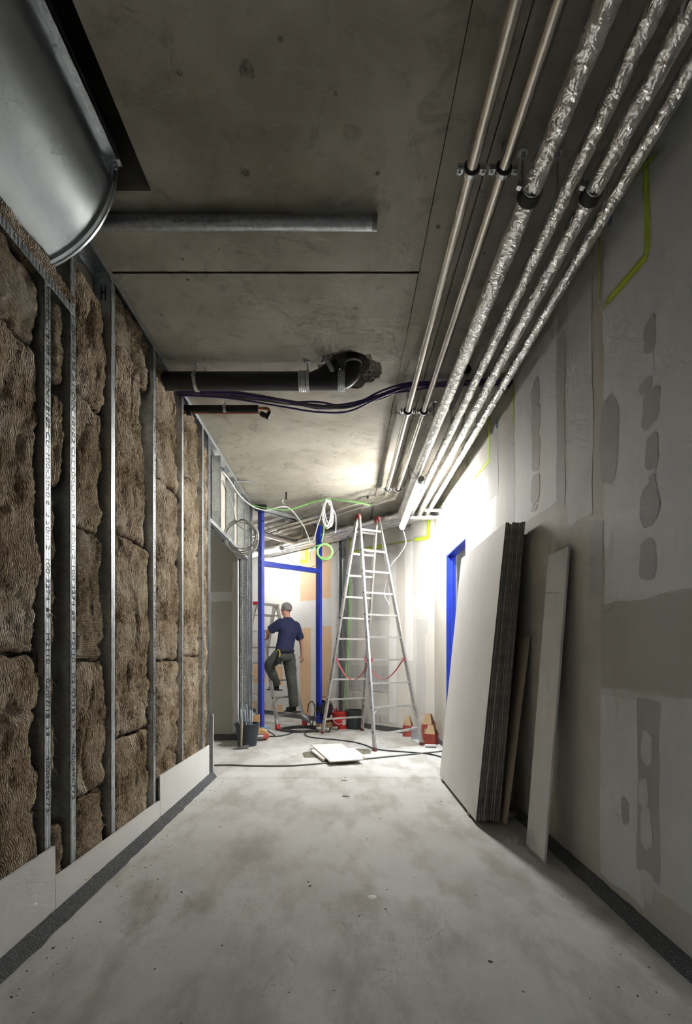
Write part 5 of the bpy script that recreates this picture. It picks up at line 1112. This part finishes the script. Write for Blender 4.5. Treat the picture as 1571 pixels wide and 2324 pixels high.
bb = V((0.185, 8.29, 0)); bucket('black_bucket', bb, 0.125, 0.150, 0.31, M['bucket'], 'black plastic bucket standing between the red bucket and the angled wall')
# red cardboard boxes in the corner
def carton(c, w, d, h, yaw, label, flap=0.13, wind=True):
    t_ = thing('cardboard_box', label, 'box', c, 'red cartons in the corner'); c = V(c); R = Matrix.Rotation(yaw, 3, 'Z')
    def T(m):
        for v in m.v: v[:] = c + R @ v
        return m
    m = MB(); m.box(-w / 2, w / 2, -d / 2, -d / 2 + 0.004, 0, h); m.box(-w / 2, w / 2, d / 2 - 0.004, d / 2, 0, h); m.box(-w / 2, -w / 2 + 0.004, -d / 2, d / 2, 0, h); m.box(w / 2 - 0.004, w / 2, -d / 2, d / 2, 0, h); m.box(-w / 2, w / 2, -d / 2, d / 2, 0, 0.004); T(m).build('carton_body', M['cardred'], t_)
    for s_ in (-1, 1):
        m = MB(); y = s_ * d / 2; ny_ = s_ * d / 2 * 0.35; m.add([(-w / 2, y, h), (w / 2, y, h), (w / 2 * 0.45, ny_, h + flap), (-w / 2 * 0.45, ny_, h + flap), (-w / 2, y * 0.95, h), (w / 2, y * 0.95, h), (w / 2 * 0.45, ny_ * 0.9, h + flap), (-w / 2 * 0.45, ny_ * 0.9, h + flap)], [(0,1,2,3),(7,6,5,4),(0,4,5,1),(1,5,6,2),(2,6,7,3),(3,7,4,0)]); T(m).build('lid_flap', M['card'], t_)
    if wind: m = MB(); m.box(-w * 0.22, w * 0.12, -d / 2 - 0.001, -d / 2, h * 0.4, h * 0.75); T(m).build('printed_panel', M['card'], t_)
    return t_
carton(V((0.985, 7.52, 0)), 0.135, 0.12, 0.17, -0.35, 'red carton with open brown flaps standing alone by the angled wall')
carton(V((1.235, 7.12, 0)), 0.16, 0.14, 0.24, -0.6, 'taller red carton at the back of the corner group', 0.15)
carton(V((1.225, 6.84, 0)), 0.155, 0.15, 0.15, -0.5, 'front red carton in the corner group with upright lid', 0.12, False)
m = MB(); p = V((1.07, 7.28, 0)); m.box(p.x - 0.06, p.x + 0.06, p.y - 0.06, p.y + 0.06, 0, 0.17); tag(m.build('grey_box', M['boxgrey']), 'small grey box between the red cartons', 'box')
m = MB(); m.cyl((1.10, 6.60, 0.022), (1.24, 6.58, 0.022), 0.021, 14); tag(m.build('metal_tin', M['zinc'], smooth='auto'), 'small metal cylinder lying in front of the red cartons', 'tin')
# cream offcuts over a floor hole, its dark painted as flat crumb patches
q = [fl(707, 1690, 0.055), fl(750, 1728, 0.055), fl(826, 1723, 0.055), fl(774, 1687, 0.055)]
for v in q: v.z = 0.055
m = MB(); m.slab(q, 0.013); tag(m.build('board_offcut', M['tileboard']), 'large cream board offcut on top of the floor heap', 'board')
q = [fl(784, 1700, 0.035), fl(806, 1724, 0.035), fl(828, 1716, 0.035), fl(802, 1697, 0.035)]
for v in q: v.z = 0.038
m = MB(); m.slab(q, 0.024); tag(m.build('board_offcut', M['tileboard']), 'cream offcut sticking out on the right of the floor heap', 'board')
q = [fl(706, 1703, 0.035), fl(734, 1723, 0.035), fl(752, 1720, 0.035), fl(716, 1699, 0.035)]
for v in q: v.z = 0.038
m = MB(); m.slab(q, 0.024); tag(m.build('board_offcut', M['tileboard']), 'cream offcut sticking out on the left of the floor heap', 'board')
for c0, a, b, lb in ((fl(725, 1712), 0.22, 0.22, 'dark crumb patch painted in for the floor hole, left of the cream offcuts'), (fl(816, 1706), 0.17, 0.20, 'dark crumb patch painted in for the floor hole, right of the cream offcuts')):
    m = MB(); n = 36; vs = [c0 + V((0, 0, 0.010))]
    for rr in (0.5, 1.0):
        for k in range(n):
            an = 2 * math.pi * k / n; w = rr * (1 + 0.25 * nz(math.cos(an) * 2, math.sin(an) * 2, a * 9) + 0.15 * nz(math.cos(an) * 7, math.sin(an) * 7, b)); vs.append(c0 + V((math.cos(an) * a * w, math.sin(an) * b * w, 0.009 if rr < 1 else 0.0005)))
    fs = [(0, 1 + k, 1 + (k + 1) % n) for k in range(n)] + [(1 + k, 1 + n + k, 1 + n + (k + 1) % n, 1 + (k + 1) % n) for k in range(n)]
    m.add(vs, fs); tag(m.build('crumbs_and_floor_hole', M['sawdust'], smooth=True), lb, 'rubble', kind='stuff')
# crumbs scattered over the screed
rs = random.Random(77); m = MB()
for k in range(260):
    x, y = (rs.uniform(-1.25, 1.2), rs.uniform(1.6, 7.0)) if k < 150 else (rs.choice((-1, 1)) * rs.uniform(1.12, 1.27), rs.uniform(1.6, 5.0))
    s_ = rs.uniform(0.0015, 0.005) * (1.6 if rs.random() < 0.12 else 1); a = rs.uniform(0, 3.14); u = V((math.cos(a), math.sin(a), 0)) * s_ * rs.uniform(1, 2.2); w = V((-math.sin(a), math.cos(a), 0)) * s_; c0 = V((x, y, 0))
    m.add([c0 + u, c0 + w, c0 - u, c0 - w, c0 + V((0, 0, s_ * 0.8))], [(0,1,4),(1,2,4),(2,3,4),(3,0,4)])
tag(m.build('floor_crumbs', M['sawdust']), 'tiny dark mortar crumbs scattered over the screed floor', 'rubble', kind='stuff')
m = MB(); p = fl(845, 2035); m.lathe(p, [(0.001, 0.004), (0.012, 0.003), (0.022, 0.0)], 14); tag(m.build('plaster_blob', M['paper'], smooth=True), 'small white plaster blob on the near floor', 'rubble')
for x, y, lb in ((785, 1808, 'dark splinter in the middle of the corridor floor'), (781, 1772, 'small brown scrap near the floor joint')):
    p = fl(x, y); m = MB(); m.slab([p + V((-0.03, -0.01, 0.006)), p + V((0.03, -0.004, 0.004)), p + V((0.025, 0.012, 0.006)), p + V((-0.025, 0.012, 0.010))], 0.004); tag(m.build('wood_splinter', M['handle']), lb, 'scrap')
